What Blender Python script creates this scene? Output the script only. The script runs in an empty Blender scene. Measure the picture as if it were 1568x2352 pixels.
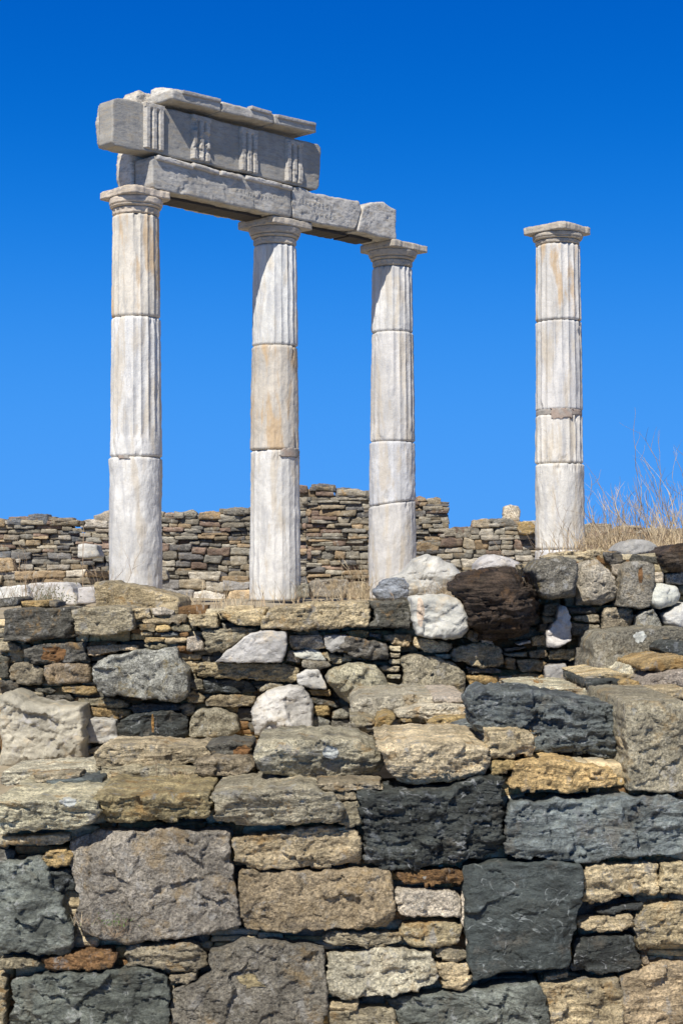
import bpy, math, random
import numpy as np
from mathutils import Vector, Matrix

SC = bpy.context.scene
R = math.radians
# ------------------------------------------------------------------ camera
F_PX = 3800.0          # focal length in units of a 1568 px wide picture
HOR = 1322.0           # horizon row in the 1568 x 2352 picture
cam_d = bpy.data.cameras.new("camera"); cam = bpy.data.objects.new("camera", cam_d)
SC.collection.objects.link(cam); SC.camera = cam
cam_d.sensor_fit = 'HORIZONTAL'; cam_d.sensor_width = 24.0
cam_d.lens = 24.0 * F_PX / 1568.0
cam.location = (0, 0, 0); cam.rotation_euler = (R(90), 0, 0)
cam_d.shift_y = (HOR - 1176.0) / 1568.0
cam_d.clip_start = 0.1; cam_d.clip_end = 3000
# ------------------------------------------------------------------ light
SUN_AZ, SUN_EL = 20.0, 46.0       # degrees left of straight behind the camera, and up
sd = Vector((-math.sin(R(SUN_AZ)) * math.cos(R(SUN_EL)), -math.cos(R(SUN_AZ)) * math.cos(R(SUN_EL)), math.sin(R(SUN_EL))))
W = bpy.data.worlds.new("World"); SC.world = W; W.use_nodes = True
nt = W.node_tree; nt.nodes.clear()
sky = nt.nodes.new("ShaderNodeTexSky"); sky.sky_type = 'NISHITA'; sky.sun_disc = False
sky.sun_elevation = R(SUN_EL); sky.sun_rotation = math.atan2(sd.x, sd.y)
sky.altitude = 600; sky.air_density = 1.0; sky.dust_density = 0.1; sky.ozone_density = 4.0
hs = nt.nodes.new("ShaderNodeHueSaturation"); hs.inputs['Saturation'].default_value = 0.55; hs.inputs['Value'].default_value = 1.0; hs.inputs['Hue'].default_value = 0.507
bg = nt.nodes.new("ShaderNodeBackground"); bg.inputs['Strength'].default_value = 0.05
wo = nt.nodes.new("ShaderNodeOutputWorld")
# deep polarised blue low in the sky, passing into the plain daylight sky higher up
tcw = nt.nodes.new("ShaderNodeTexCoord"); sx = nt.nodes.new("ShaderNodeSeparateXYZ"); nt.links.new(tcw.outputs['Generated'], sx.inputs[0])
cr = nt.nodes.new("ShaderNodeValToRGB"); cr.color_ramp.interpolation = 'B_SPLINE'
SKY = [(0.0, (.095, .38, .95)), (.06, (.072, .345, .945)), (.12, (.050, .31, .90)), (.19, (.012, .225, .80)), (.26, (.001, .155, .66)), (.34, (.0, .105, .54))]
while len(cr.color_ramp.elements) < len(SKY): cr.color_ramp.elements.new(.5)
for el, (p_, c_) in zip(cr.color_ramp.elements, SKY): el.position = p_; el.color = (*c_, 1)
nt.links.new(sx.outputs['Z'], cr.inputs[0])
b2 = nt.nodes.new("ShaderNodeBackground"); b2.inputs['Strength'].default_value = 0.87; nt.links.new(cr.outputs[0], b2.inputs[0])
mr = nt.nodes.new("ShaderNodeMapRange"); mr.interpolation_type = 'SMOOTHSTEP'; nt.links.new(sx.outputs['Z'], mr.inputs[0])
mr.inputs[1].default_value = .335; mr.inputs[2].default_value = .42
mxs = nt.nodes.new("ShaderNodeMixShader"); nt.links.new(mr.outputs[0], mxs.inputs[0]); nt.links.new(b2.outputs[0], mxs.inputs[1]); nt.links.new(bg.outputs[0], mxs.inputs[2])
nt.links.new(sky.outputs[0], hs.inputs['Color']); nt.links.new(hs.outputs[0], bg.inputs[0]); nt.links.new(mxs.outputs[0], wo.inputs[0])
sl = bpy.data.lights.new("sun", 'SUN'); sl.energy = 5.0; sl.angle = R(0.5); sl.color = (1.0, 0.955, 0.89)
so = bpy.data.objects.new("sun", sl); SC.collection.objects.link(so)
so.rotation_euler = sd.to_track_quat('Z', 'Y').to_euler()
SC.view_settings.view_transform = 'Standard'; SC.view_settings.look = 'None'
SC.view_settings.exposure = 0.20; SC.view_settings.gamma = 1.0
try: SC.view_settings.use_curve_mapping = False
except Exception: pass
SC.cycles.max_bounces = 6; SC.cycles.diffuse_bounces = 3

# ------------------------------------------------------------------ noise
rngG = np.random.RandomState(7)
PERM = rngG.permutation(256); PERM = np.concatenate([PERM, PERM, PERM]).astype(np.int32)
GR = rngG.normal(size=(256, 3)); GR /= np.linalg.norm(GR, axis=1)[:, None]; GR = GR.astype(np.float32)
def perlin(p):
    p = p.astype(np.float32)
    f0 = np.floor(p); i = f0.astype(np.int64) & 255; f = p - f0
    u = f * f * f * (f * (f * 6 - 15) + 10)
    out = 0
    for dx in (0, 1):
        wx = u[:, 0] if dx else 1 - u[:, 0]; ax = PERM[(i[:, 0] + dx) & 255]
        for dy in (0, 1):
            wy = u[:, 1] if dy else 1 - u[:, 1]; ay = PERM[ax + ((i[:, 1] + dy) & 255)]
            for dz in (0, 1):
                wz = u[:, 2] if dz else 1 - u[:, 2]; az = PERM[ay + ((i[:, 2] + dz) & 255)]
                g = GR[az]
                out = out + wx * wy * wz * (g[:, 0] * (f[:, 0] - dx) + g[:, 1] * (f[:, 1] - dy) + g[:, 2] * (f[:, 2] - dz))
    return out * 1.5
def fbm(p, octv=4, gain=0.5, ridge=False):
    a, s, o = 1.0, 1.0, 0.0
    for k in range(octv):
        n = perlin(p * s + 17.3 * k)
        if ridge: n = 0.5 - 2 * np.abs(n)
        o = o + a * n; a *= gain; s *= 2.03
    return o

# ------------------------------------------------------------------ object helpers
COL = SC.collection
def empty(name, loc, rz=0.0):
    o = bpy.data.objects.new(name, None); COL.objects.link(o)
    o.location = loc; o.rotation_euler = (0, 0, rz); o.empty_display_size = 0.2
    return o
def tag(o, label=None, cat=None, group=None, kind=None):
    if label: o['label'] = label
    if cat: o['category'] = cat
    if group: o['group'] = group
    if kind: o['kind'] = kind
    return o
def mesh_from(name, V, faces4=None, faces3=None, smooth=True):
    me = bpy.data.meshes.new(name)
    V = np.asarray(V, dtype=np.float32)
    f4 = np.zeros((0, 4), np.int32) if faces4 is None or len(faces4) == 0 else np.asarray(faces4, np.int32)
    f3 = np.zeros((0, 3), np.int32) if faces3 is None or len(faces3) == 0 else np.asarray(faces3, np.int32)
    me.vertices.add(len(V)); me.vertices.foreach_set("co", V.ravel())
    nl = f4.size + f3.size; me.loops.add(nl)
    me.loops.foreach_set("vertex_index", np.concatenate([f4.ravel(), f3.ravel()]))
    nf = len(f4) + len(f3); me.polygons.add(nf)
    st = np.concatenate([np.arange(len(f4)) * 4, f4.size + np.arange(len(f3)) * 3])
    me.polygons.foreach_set("loop_start", st.astype(np.int32))
    me.polygons.foreach_set("use_smooth", np.full(nf, smooth))
    me.update(calc_edges=True); me.validate()
    return me
def link(name, me, mat, parent=None, loc=(0, 0, 0), color=None):
    o = bpy.data.objects.new(name, me); COL.objects.link(o)
    if mat and not me.materials: me.materials.append(mat)
    if parent is not None: o.parent = parent
    o.location = loc
    if color is not None: o.color = (*color, 1.0)
    return o
def set_tint(me, cols):
    at = me.color_attributes.new("tint", 'FLOAT_COLOR', 'POINT')
    c = np.ones((len(cols), 4), np.float32); c[:, :3] = cols
    at.data.foreach_set("color", c.ravel())

# ------------------------------------------------------------------ materials
def nodes_of(m):
    m.use_nodes = True; t = m.node_tree; t.nodes.clear()
    out = t.nodes.new("ShaderNodeOutputMaterial"); b = t.nodes.new("ShaderNodeBsdfPrincipled")
    t.links.new(b.outputs[0], out.inputs[0])
    return t, b
class NB:
    def __init__(s, t): s.t = t
    def n(s, typ, **kw):
        x = s.t.nodes.new(typ)
        for k, v in kw.items(): setattr(x, k, v)
        return x
    def l(s, a, b): s.t.links.new(a, b)
    def noise(s, co, scale, detail=4, rough=0.55, dist=0.0):
        x = s.n("ShaderNodeTexNoise"); x.inputs['Scale'].default_value = scale; x.inputs['Detail'].default_value = detail
        x.inputs['Roughness'].default_value = rough; x.inputs['Distortion'].default_value = dist
        s.l(co, x.inputs['Vector']); return x.outputs['Fac']
    def map(s, co, sc):
        x = s.n("ShaderNodeMapping"); x.inputs['Scale'].default_value = sc; s.l(co, x.inputs['Vector']); return x.outputs[0]
    def ramp(s, fac, a, b, va=0.0, vb=1.0):
        x = s.n("ShaderNodeMapRange"); x.interpolation_type = 'SMOOTHSTEP'
        s.l(fac, x.inputs[0]); x.inputs[1].default_value = a; x.inputs[2].default_value = b
        x.inputs[3].default_value = va; x.inputs[4].default_value = vb; return x.outputs[0]
    def mix(s, fac, a, b, mode='MIX'):
        x = s.n("ShaderNodeMix", data_type='RGBA', blend_type=mode)
        if isinstance(fac, float): x.inputs[0].default_value = fac
        else: s.l(fac, x.inputs[0])
        for i, v in ((6, a), (7, b)):
            if isinstance(v, tuple): x.inputs[i].default_value = (*v, 1.0)
            else: s.l(v, x.inputs[i])
        return x.outputs[2]
    def mul(s, a, b):
        x = s.n("ShaderNodeMath", operation='MULTIPLY')
        for i, v in ((0, a), (1, b)):
            if isinstance(v, (int, float)): x.inputs[i].default_value = v
            else: s.l(v, x.inputs[i])
        return x.outputs[0]
    def add(s, a, b):
        x = s.n("ShaderNodeMath", operation='ADD')
        for i, v in ((0, a), (1, b)):
            if isinstance(v, (int, float)): x.inputs[i].default_value = v
            else: s.l(v, x.inputs[i])
        return x.outputs[0]
    def gray(s, v):
        x = s.n("ShaderNodeCombineColor"); 
        for i in range(3): s.l(v, x.inputs[i])
        return x.outputs[0]

def rock_mat(name, attr=False, strata=(1.2, 1.2, 5.0), band=0.35, patch=None, patch_amt=0.5, specks=0.3, pale=None, pale_amt=0.0, dark=None, dark_amt=0.0,
             bump=0.5, bdist=0.004, scale=1.0, veins=None, rough=0.9, grain=1.0, weather=1.0, vw=.013, vs=.75):
    m = bpy.data.materials.new(name); t, b = nodes_of(m); q = NB(t)
    tc = q.n("ShaderNodeTexCoord"); oi = q.n("ShaderNodeObjectInfo")
    off = q.n("ShaderNodeVectorMath", operation='ADD'); q.l(tc.outputs['Object'], off.inputs[0])
    rv = q.n("ShaderNodeCombineXYZ"); r20 = q.mul(oi.outputs['Random'], 37.0); q.l(r20, rv.inputs[0]); q.l(r20, rv.inputs[2]); q.l(rv.outputs[0], off.inputs[1])
    co = off.outputs[0]
    if attr:
        a = q.n("ShaderNodeVertexColor"); a.layer_name = "tint"; base = a.outputs['Color']
    else: base = oi.outputs['Color']
    s = scale
    n1 = q.noise(co, 5 * s, 5, 0.6)
    nb = q.noise(q.map(co, strata), 9 * s, 6, 0.65, 0.4)
    nf = q.noise(co, 95 * s, 4, 0.75)
    nm = q.noise(co, 28 * s, 5, 0.65)
    c = base
    # broad light / dark stone variation
    c = q.mix(1.0, c, q.gray(q.ramp(n1, 0.25, 0.75, 0.72, 1.30)), 'MULTIPLY')
    c = q.mix(1.0, c, q.gray(q.ramp(nb, 0.3, 0.7, 1.0 - band, 1.0 + band)), 'MULTIPLY')
    c = q.mix(1.0, c, q.gray(q.ramp(nf, 0.25, 0.75, 1.0 - specks, 1.0 + specks)), 'MULTIPLY')
    if patch:
        pn = q.noise(co, 7 * s, 6, 0.7, 0.3)
        c = q.mix(q.mul(q.ramp(pn, 0.54, 0.66), patch_amt), c, patch)
    if pale:
        pn = q.noise(q.map(co, (1.3, 1, 1)), 11 * s, 6, 0.72, 0.5)
        c = q.mix(q.mul(q.ramp(pn, 0.55, 0.66), pale_amt), c, pale)
    if dark:
        dn = q.noise(q.map(co, (1.0, 1.0, 1.8)), 9 * s, 6, 0.7, 0.6)
        c = q.mix(q.mul(q.ramp(dn, 0.56, 0.68), dark_amt), c, dark)
    ge = q.n("ShaderNodeNewGeometry"); wp = ge.outputs['Position']
    c = q.mix(1.0, c, q.gray(q.ramp(q.noise(wp, 1.1, 4, 0.6, 0.4), 0.3, 0.7, 0.78, 1.16)), 'MULTIPLY')
    c = q.mix(q.mul(q.ramp(q.noise(wp, 3.7, 6, 0.72, 0.6), 0.56, 0.66), weather * .35), c, (0.30, 0.245, 0.15))
    lic = q.noise(wp, 26, 3, 0.6); c = q.mix(q.mul(q.mul(q.ramp(lic, 0.66, 0.70), q.ramp(q.noise(wp, 2.3, 3), .45, .6)), weather * .8), c, (0.50, 0.49, 0.43))
    if veins:
        vn = q.noise(q.map(co, (1.0, 1.0, 1.7)), 5 * s, 3, 0.5, .7)
        x = q.n("ShaderNodeMath", operation='SUBTRACT'); q.l(vn, x.inputs[0]); x.inputs[1].default_value = 0.5
        y = q.n("ShaderNodeMath", operation='ABSOLUTE'); q.l(x.outputs[0], y.inputs[0])
        vm = q.mul(q.ramp(y.outputs[0], 0.0, vw, vs, 0.0), q.ramp(nm, 0.42, 0.64, 0.0, 1.0))
        c = q.mix(vm, c, veins)
    q.l(c, b.inputs['Base Color'])
    b.inputs['Roughness'].default_value = rough
    try: b.inputs['Specular IOR Level'].default_value = 0.3
    except Exception: pass
    h = q.add(q.add(q.mul(nf, 0.7 * grain), q.mul(nm, 1.1)), q.mul(nb, 1.3))
    bp = q.n("ShaderNodeBump"); bp.inputs['Strength'].default_value = bump; bp.inputs['Distance'].default_value = bdist
    q.l(h, bp.inputs['Height']); q.l(bp.outputs[0], b.inputs['Normal'])
    return m
MAT = {}
MAT['schist'] = rock_mat("schist_stone", band=.42, patch=(0.42, 0.25, 0.085), patch_amt=0.65, pale=(0.36, 0.35, 0.32), pale_amt=0.7, dark=(.10, .09, .075), dark_amt=.65, bump=1.0, bdist=0.020, specks=.6)
MAT['gneiss'] = rock_mat("gneiss_stone", strata=(2.2, 1.5, 1.2), band=0.25, patch=(0.42, 0.29, 0.13), patch_amt=0.55, pale=(0.50, 0.48, 0.43), pale_amt=0.6, dark=(.16, .14, .115), dark_amt=.45, specks=0.65, bump=1.0, bdist=0.024)
MAT['dark'] = rock_mat("dark_schist", strata=(1.0, 1.0, 4.0), band=0.6, patch=(0.17, 0.15, 0.115), patch_amt=0.55, pale=(0.20, 0.215, 0.22), pale_amt=0.75, veins=(0.45, 0.46, 0.45), specks=0.4, bump=1.0, bdist=0.016, rough=0.6, weather=.35)
MAT['marbled'] = rock_mat("marbled_green_grey_stone", strata=(1.0, 1.0, 3.0), band=0.55, patch=(0.20, 0.18, 0.13), patch_amt=0.4, pale=(0.40, 0.41, 0.38), pale_amt=0.75, dark=(.05, .055, .05), dark_amt=.7, specks=0.4, bump=1.0, bdist=0.016, rough=0.7, weather=.4)
MAT['veined'] = rock_mat("white_veined_slate", strata=(1.0, 1.0, 2.0), band=0.35, patch=(0.16, 0.14, 0.11), patch_amt=0.4, pale=(0.12, 0.14, 0.135), pale_amt=0.6, veins=(0.40, 0.43, 0.41), vw=.016, vs=.5, specks=0.3, bump=0.8, bdist=0.012, rough=0.55, weather=.1)
MAT['white'] = rock_mat("white_marble_stone", strata=(1.5, 1, 1.5), band=0.10, patch=(0.66, 0.53, 0.34), patch_amt=0.5, pale=(0.52, 0.51, 0.50), pale_amt=0.6, specks=0.15, bump=0.8, bdist=0.010, rough=0.8, weather=.4)
MAT['brown'] = rock_mat("brown_stone", strata=(0.9, 0.9, 7.0), band=0.7, patch=(0.22, 0.12, 0.05), patch_amt=0.5, pale=(0.17, 0.14, 0.115), pale_amt=0.5, specks=0.45, bump=1.0, bdist=0.020, rough=0.75, weather=.2)
MAT['granite'] = rock_mat("speckled_granite", strata=(2, 2, 2), band=0.4, patch=(0.32, 0.24, 0.09), patch_amt=0.75, pale=(0.52, 0.51, 0.47), pale_amt=0.6, dark=(.07, .07, .065), dark_amt=.6, specks=0.8, bump=1.0, bdist=0.016, scale=1.3)
MAT['wall'] = rock_mat("masonry_stone", attr=True, strata=(1, 1, 3.0), band=0.35, patch=(0.36, 0.25, 0.12), patch_amt=0.35, pale=(0.42, 0.40, 0.34), pale_amt=0.6, dark=(.10, .09, .075), dark_amt=.6, specks=0.4, bump=0.8, bdist=0.02, scale=0.7)

def marble_mat(name, stain=(0.60, 0.43, 0.26), stain_amt=0.4, dark=(0.42, 0.42, 0.44), dark_amt=0.5, zstretch=0.18, bump=0.6, attr=False):
    m = bpy.data.materials.new(name); t, b = nodes_of(m); q = NB(t)
    tc = q.n("ShaderNodeTexCoord"); oi = q.n("ShaderNodeObjectInfo")
    off = q.n("ShaderNodeVectorMath", operation='ADD'); q.l(tc.outputs['Object'], off.inputs[0])
    rv = q.n("ShaderNodeCombineXYZ"); r20 = q.mul(oi.outputs['Random'], 53.0); q.l(r20, rv.inputs[0]); q.l(r20, rv.inputs[2]); q.l(rv.outputs[0], off.inputs[1])
    co = off.outputs[0]
    c = oi.outputs['Color']
    streak = q.noise(q.map(co, (1, 1, zstretch)), 11, 6, 0.66, 0.5)
    big = q.noise(q.map(co, (1, 1, 0.5)), 2.6, 4, 0.6, 0.5)
    fine = q.noise(co, 60, 5, 0.7); mid = q.noise(co, 17, 5, 0.65)
    c = q.mix(1.0, c, q.gray(q.ramp(big, 0.25, 0.75, 0.78, 1.14)), 'MULTIPLY')
    c = q.mix(1.0, c, q.gray(q.ramp(fine, 0.25, 0.75, 0.9, 1.08)), 'MULTIPLY')
    c = q.mix(q.mul(q.ramp(streak, 0.49, 0.62), dark_amt), c, dark)
    st2 = q.noise(q.map(co, (1.2, 1.2, zstretch * 1.3)), 6.0, 5, 0.6, 0.3)
    c = q.mix(q.mul(q.ramp(st2, 0.49, 0.63), stain_amt), c, stain)
    q.l(c, b.inputs['Base Color']); b.inputs['Roughness'].default_value = 0.75
    try: b.inputs['Specular IOR Level'].default_value = 0.3
    except Exception: pass
    h = q.add(q.add(q.mul(fine, 0.4), q.mul(mid, 1.0)), q.mul(streak, 0.8))
    bp = q.n("ShaderNodeBump"); bp.inputs['Strength'].default_value = bump; bp.inputs['Distance'].default_value = 0.012
    q.l(h, bp.inputs['Height']); q.l(bp.outputs[0], b.inputs['Normal'])
    return m
MAT['marble'] = marble_mat("weathered_marble", stain=(.50, .42, .30), stain_amt=0.5, dark=(.40, .40, .40), dark_amt=0.6)
MAT['marble_tan'] = marble_mat("stained_marble", stain=(.50, .36, .21), stain_amt=0.85, dark=(.40, .39, .36), dark_amt=0.6)
MAT['marble_grey'] = marble_mat("grey_weathered_marble", stain=(0.38, 0.31, 0.21), stain_amt=0.45, dark=(0.22, 0.215, 0.205), dark_amt=0.6, zstretch=3.5, bump=0.4)
def simple_mat(name, col, rough=0.9, nscale=20, var=0.3, bump=0.3, two=None, two_amt=0.6, two_scale=3):
    m = bpy.data.materials.new(name); t, b = nodes_of(m); q = NB(t)
    tc = q.n("ShaderNodeTexCoord"); co = tc.outputs['Object']
    n = q.noise(co, nscale, 5, 0.65)
    c = q.mix(1.0, col, q.gray(q.ramp(n, 0.25, 0.75, 1 - var, 1 + var)), 'MULTIPLY')
    if two: c = q.mix(q.mul(q.ramp(q.noise(co, two_scale, 5, 0.6), 0.42, 0.6), two_amt), c, two)
    q.l(c, b.inputs['Base Color']); b.inputs['Roughness'].default_value = rough
    bp = q.n("ShaderNodeBump"); bp.inputs['Strength'].default_value = bump; bp.inputs['Distance'].default_value = 0.02
    q.l(n, bp.inputs['Height']); q.l(bp.outputs[0], b.inputs['Normal'])
    return m
MAT['earth'] = simple_mat("dry_earth", (0.32, 0.26, 0.17), two=(0.35, 0.31, 0.23), nscale=9)
MAT['core'] = simple_mat("wall_core_earth", (0.10, 0.083, 0.06), nscale=30)
MAT['straw'] = simple_mat("dry_stem", (0.62, 0.50, 0.32), nscale=3, var=0.4, bump=0)
MAT['twig'] = simple_mat("dry_twig", (0.34, 0.25, 0.16), nscale=3, var=0.4, bump=0)
MAT['green'] = simple_mat("green_leaf", (0.10, 0.17, 0.04), nscale=6, var=0.4, bump=0)
MAT['sage'] = simple_mat("sage_leaf", (0.17, 0.17, 0.10), nscale=6, var=0.4, bump=0)
MAT['rusty'] = simple_mat("rusted_steel", (0.030, 0.024, 0.022), nscale=30, rough=0.7)
MAT['mortar'] = simple_mat("repair_mortar", (0.30, 0.28, 0.25), nscale=25, two=(0.36, 0.24, 0.17), two_scale=5, two_amt=0.5)
MAT['letter'] = simple_mat("incised_letter", (0.34, 0.32, 0.28), nscale=20)

TINT = {  # (material, linear tint)
 'v': ('veined', (.050, .058, .054)), 'c': ('schist', (0.517, 0.457, 0.325)), 'g': ('schist', (0.486, 0.390, 0.209)), 'e': ('schist', (0.572, 0.479, 0.305)), 'k': ('white', (.44, .405, .315)),
 'q': ('white', (.44, .42, .38)), 'b': ('dark', (.27, .295, .33)),
 'K': ('schist', (0.378, 0.326, 0.218)), 'T': ('schist', (0.503, 0.405, 0.245)), 'G': ('schist', (0.503, 0.360, 0.165)),
 'R': ('schist', (0.238, 0.135, 0.057)), 'P': ('gneiss', (0.370, 0.286, 0.185)), 'Y': ('gneiss', (.305, .280, .218)),
 'y': ('schist', (0.151, 0.140, 0.112)), 'D': ('dark', (.055,.060,.054)), 'B': ('dark', (.125, .140, .132)),
 'V': ('marbled', (.15, .162, .138)), 'W': ('white', (.55, .535, .475)), 'L': ('gneiss', (0.514, 0.450, 0.349)),
 'l': ('schist', (0.548, 0.491, 0.364)), 'N': ('brown', (0.070, 0.050, 0.035)), 'S': ('granite', (.30, .29, .25)),
 's': ('granite', (0.184, 0.170, 0.133)), 'M': ('gneiss', (0.394, 0.351, 0.246)), 'm': ('white', (0.527, 0.510, 0.476)), 'C': ('white', (.37, .36, .33)),
}
# ------------------------------------------------------------------ the stone generator
def chaikin(P, r):
    Q = np.roll(P, -1, axis=0); L = np.linalg.norm(Q - P, axis=1)[:, None]
    r = np.minimum(r, .03 * np.ptp(P, axis=0).mean() / (L + 1e-9)) if r < .2 else np.minimum(r, .02 * np.ptp(P, axis=0).mean() / (L + 1e-9))
    out = np.empty((2 * len(P), 2)); out[0::2] = P * (1 - r) + Q * r; out[1::2] = P * r + Q * (1 - r)
    return out
def resample(P, n):
    Q = np.vstack([P, P[:1]]); d = np.r_[0, np.cumsum(np.linalg.norm(np.diff(Q, axis=0), axis=1))]
    t = np.linspace(0, d[-1], n, endpoint=False)
    return np.c_[np.interp(t, d, Q[:, 0]), np.interp(t, d, Q[:, 1])]
def segdist(P, poly):
    A = poly; B = np.roll(poly, -1, axis=0); best = np.full(len(P), 1e9)
    for a, b in zip(A, B):
        ab = b - a; L2 = max((ab ** 2).sum(), 1e-12)
        t = np.clip(((P - a) @ ab) / L2, 0, 1)[:, None]
        best = np.minimum(best, np.linalg.norm(P - (a + t * ab), axis=1))
    return best
def centre_of(P):
    mn, mx = P.min(0), P.max(0); x, y = np.meshgrid(np.linspace(mn[0], mx[0], 13)[1:-1], np.linspace(mn[1], mx[1], 13)[1:-1])
    C = np.c_[x.ravel(), y.ravel()]; A = P; B = np.roll(P, -1, axis=0)
    area = 0.5 * np.sum(A[:, 0] * B[:, 1] - B[:, 0] * A[:, 1]); sg = 1 if area > 0 else -1
    E = (B - A); E = E / (np.linalg.norm(E, axis=1)[:, None] + 1e-9)
    sdv = sg * (E[None, :, 0] * (C[:, None, 1] - A[None, :, 1]) - E[None, :, 1] * (C[:, None, 0] - A[None, :, 0]))
    k = np.argmax(sdv.min(1) - 0.15 * np.linalg.norm(C - P.mean(0), axis=1)); return C[k]
def stone(poly, Y, T, res=0.006, e=None, bulge=0.0, tilt=(0, 0), seed=0, facet=1.0, rough=1.0, strata=0.0, corner=0.09, top=False, taper=0.0,
          backround=False, ndetail=5, dome=0.0, edgej=1.0, cuts=1.0):
    """closed rock: outline poly (x,z) at depth Y, going back T. returns verts (local to centroid), quads, tris, centre"""
    rs = np.random.RandomState(seed)
    P = np.asarray(poly, float)
    c3 = P.mean(0); size = math.sqrt(max(1e-6, np.ptp(P[:, 0]) * np.ptp(P[:, 1])))
    P = chaikin(P, corner); P = chaikin(P, 0.22)
    P = resample(P, 110); off2 = rs.rand(2) * 30
    tg = np.roll(P, -1, axis=0) - np.roll(P, 1, axis=0); nrm = np.c_[tg[:, 1], -tg[:, 0]]; nrm /= np.linalg.norm(nrm, axis=1)[:, None] + 1e-9
    q3 = np.c_[P[:, 0] + off2[0], P[:, 1] + off2[1], np.full(110, seed * .13)]
    P = P + nrm * (edgej * size * (0.030 * fbm(q3 / (.28 * size), 2) + 0.024 * fbm(q3 / (.09 * size), 2)))[:, None]
    M = P.copy()
    M = resample(M, 420)
    if (M[:, 0] * np.roll(M[:, 1], -1) - np.roll(M[:, 0], -1) * M[:, 1]).sum() < 0: M = M[::-1]
    Mc = resample(P, 80)
    C = centre_of(Mc)
    # four corner stations, a (mu x mv) grid of concentric squares mapped into the outline
    w0, w1 = np.ptp(M[:, 0]), np.ptp(M[:, 1]); q0 = (M[:, 0] - M[:, 0].min()) / w0; q1 = (M[:, 1] - M[:, 1].min()) / w1
    k0 = int(np.argmin(q0 + q1)); M = np.roll(M, -k0, axis=0); q0 = np.roll(q0, -k0); q1 = np.roll(q1, -k0)
    n_ = len(M); k1 = int(np.argmin((1 - q0) + q1)); k2 = int(np.argmin((1 - q0) + (1 - q1))); k3 = int(np.argmin(q0 + (1 - q1)))
    if not (12 < k1 < k2 - 12 < k3 - 24 < n_ - 36): k1, k2, k3 = n_ // 4, n_ // 2, 3 * n_ // 4
    kk = [0, k1, k2, k3, n_]; Mx = np.vstack([M, M[:1]])
    def side(i, t):      # point on side i at fraction t
        u = kk[i] + t * (kk[i + 1] - kk[i]); f = np.floor(u).astype(int); f = np.minimum(f, n_ - 1); fr = (u - f)[:, None]
        return Mx[f] * (1 - fr) + Mx[f + 1] * fr
    seg = np.linalg.norm(np.diff(Mx, axis=0), axis=1); ls = [seg[kk[i]:kk[i + 1]].sum() for i in range(4)]
    mu = 2 * max(2, int((ls[0] + ls[2]) / 2 / res / 2)); mv = 2 * max(2, int((ls[1] + ls[3]) / 2 / res / 2))
    ga, gb = np.meshgrid(np.linspace(-1, 1, mu + 1), np.linspace(-1, 1, mv + 1)); ga = ga.ravel(); gb = gb.ravel()
    rr_ = np.maximum(np.abs(ga), np.abs(gb)); rs_ = np.maximum(rr_, 1e-9); A_, B_ = ga / rs_, gb / rs_
    bp_ = np.tile(C, (len(ga), 1)).astype(float)
    eps = 1e-7
    m0 = B_ <= -1 + eps; m2 = (B_ >= 1 - eps) & ~m0; m1 = (A_ >= 1 - eps) & ~m0 & ~m2; m3 = ~(m0 | m1 | m2)
    for mk, i_, t_ in ((m0, 0, (A_ + 1) / 2), (m1, 1, (B_ + 1) / 2), (m2, 2, (1 - A_) / 2), (m3, 3, (1 - B_) / 2)):
        if mk.any(): bp_[mk] = side(i_, np.clip(t_[mk], 0, 1))
    s = rr_; X2 = C + s[:, None] * (bp_ - C); X = X2
    dist = segdist(X2, Mc); dist[rr_ > 1 - 1e-6] = 0
    if e is None: e = min(0.06 * size, 0.009)
    e = min(e, T * 0.48)
    ev = e * (1 + 0.8 * fbm(np.c_[X2 / (0.35 * size + 0.05), np.full(len(X2), seed * 0.37)], 2))
    ev = np.clip(ev, 0.2 * e, 2 * e)
    q = np.clip(1 - dist / ev, 0, 1); yy = ev * (1 - np.sqrt(1 - np.minimum(q, 1) ** 2 + 1e-9)) * 0.9
    if dome: yy = yy + dome * (1 - np.sqrt(np.clip(1 - (s * 0.97) ** 2, 0, 1)))
    if cuts > 0:      # broken-off corners and edges: tilted planes
        for _k in range(rs.randint(4, 8)):
            a_ = rs.rand() * 2 * math.pi; dr_ = np.array([math.cos(a_), math.sin(a_)]); ext = ((Mc - C) @ dr_).max()
            pr = (X - C) @ dr_ + .05 * size * fbm(np.c_[X2 / (.3 * size) + _k * 7.7, np.full(len(X2), seed * .7)], 2)
            sl_ = rs.uniform(.25, .9) * cuts
            yy = np.maximum(yy, np.minimum(sl_ * (pr - ext * rs.uniform(.70, 1.0)), .5 * T))
    if facet > 0:     # split faces: patches at slightly different depth and tilt
        K = rs.randint(5, 10); sdp = Mc.min(0) + rs.rand(K, 2) * np.ptp(Mc, axis=0)
        wp = X2 + 0.12 * size * np.c_[fbm(np.c_[X2 * 6 / max(size, .1) * 0.5, np.full(len(X2), 3.1 + seed)], 3), fbm(np.c_[X2 * 3 / max(size, .1), np.full(len(X2), 9.7 + seed)], 3)]
        D = np.linalg.norm(wp[:, None] - sdp[None], axis=2); k = D.argmin(1)
        a = rs.normal(0, 0.010 * min(size, .4), K) * facet; g = rs.normal(0, 0.10, (K, 2)) * facet
        fo = a[k] + ((X2 - sdp[k]) * g[k]).sum(1)
        fo = np.clip(fo, -0.05 * size, 0.08 * size)
        yy = yy + fo * np.clip(dist / (0.08 * size + 1e-6), 0.3, 1)
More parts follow.
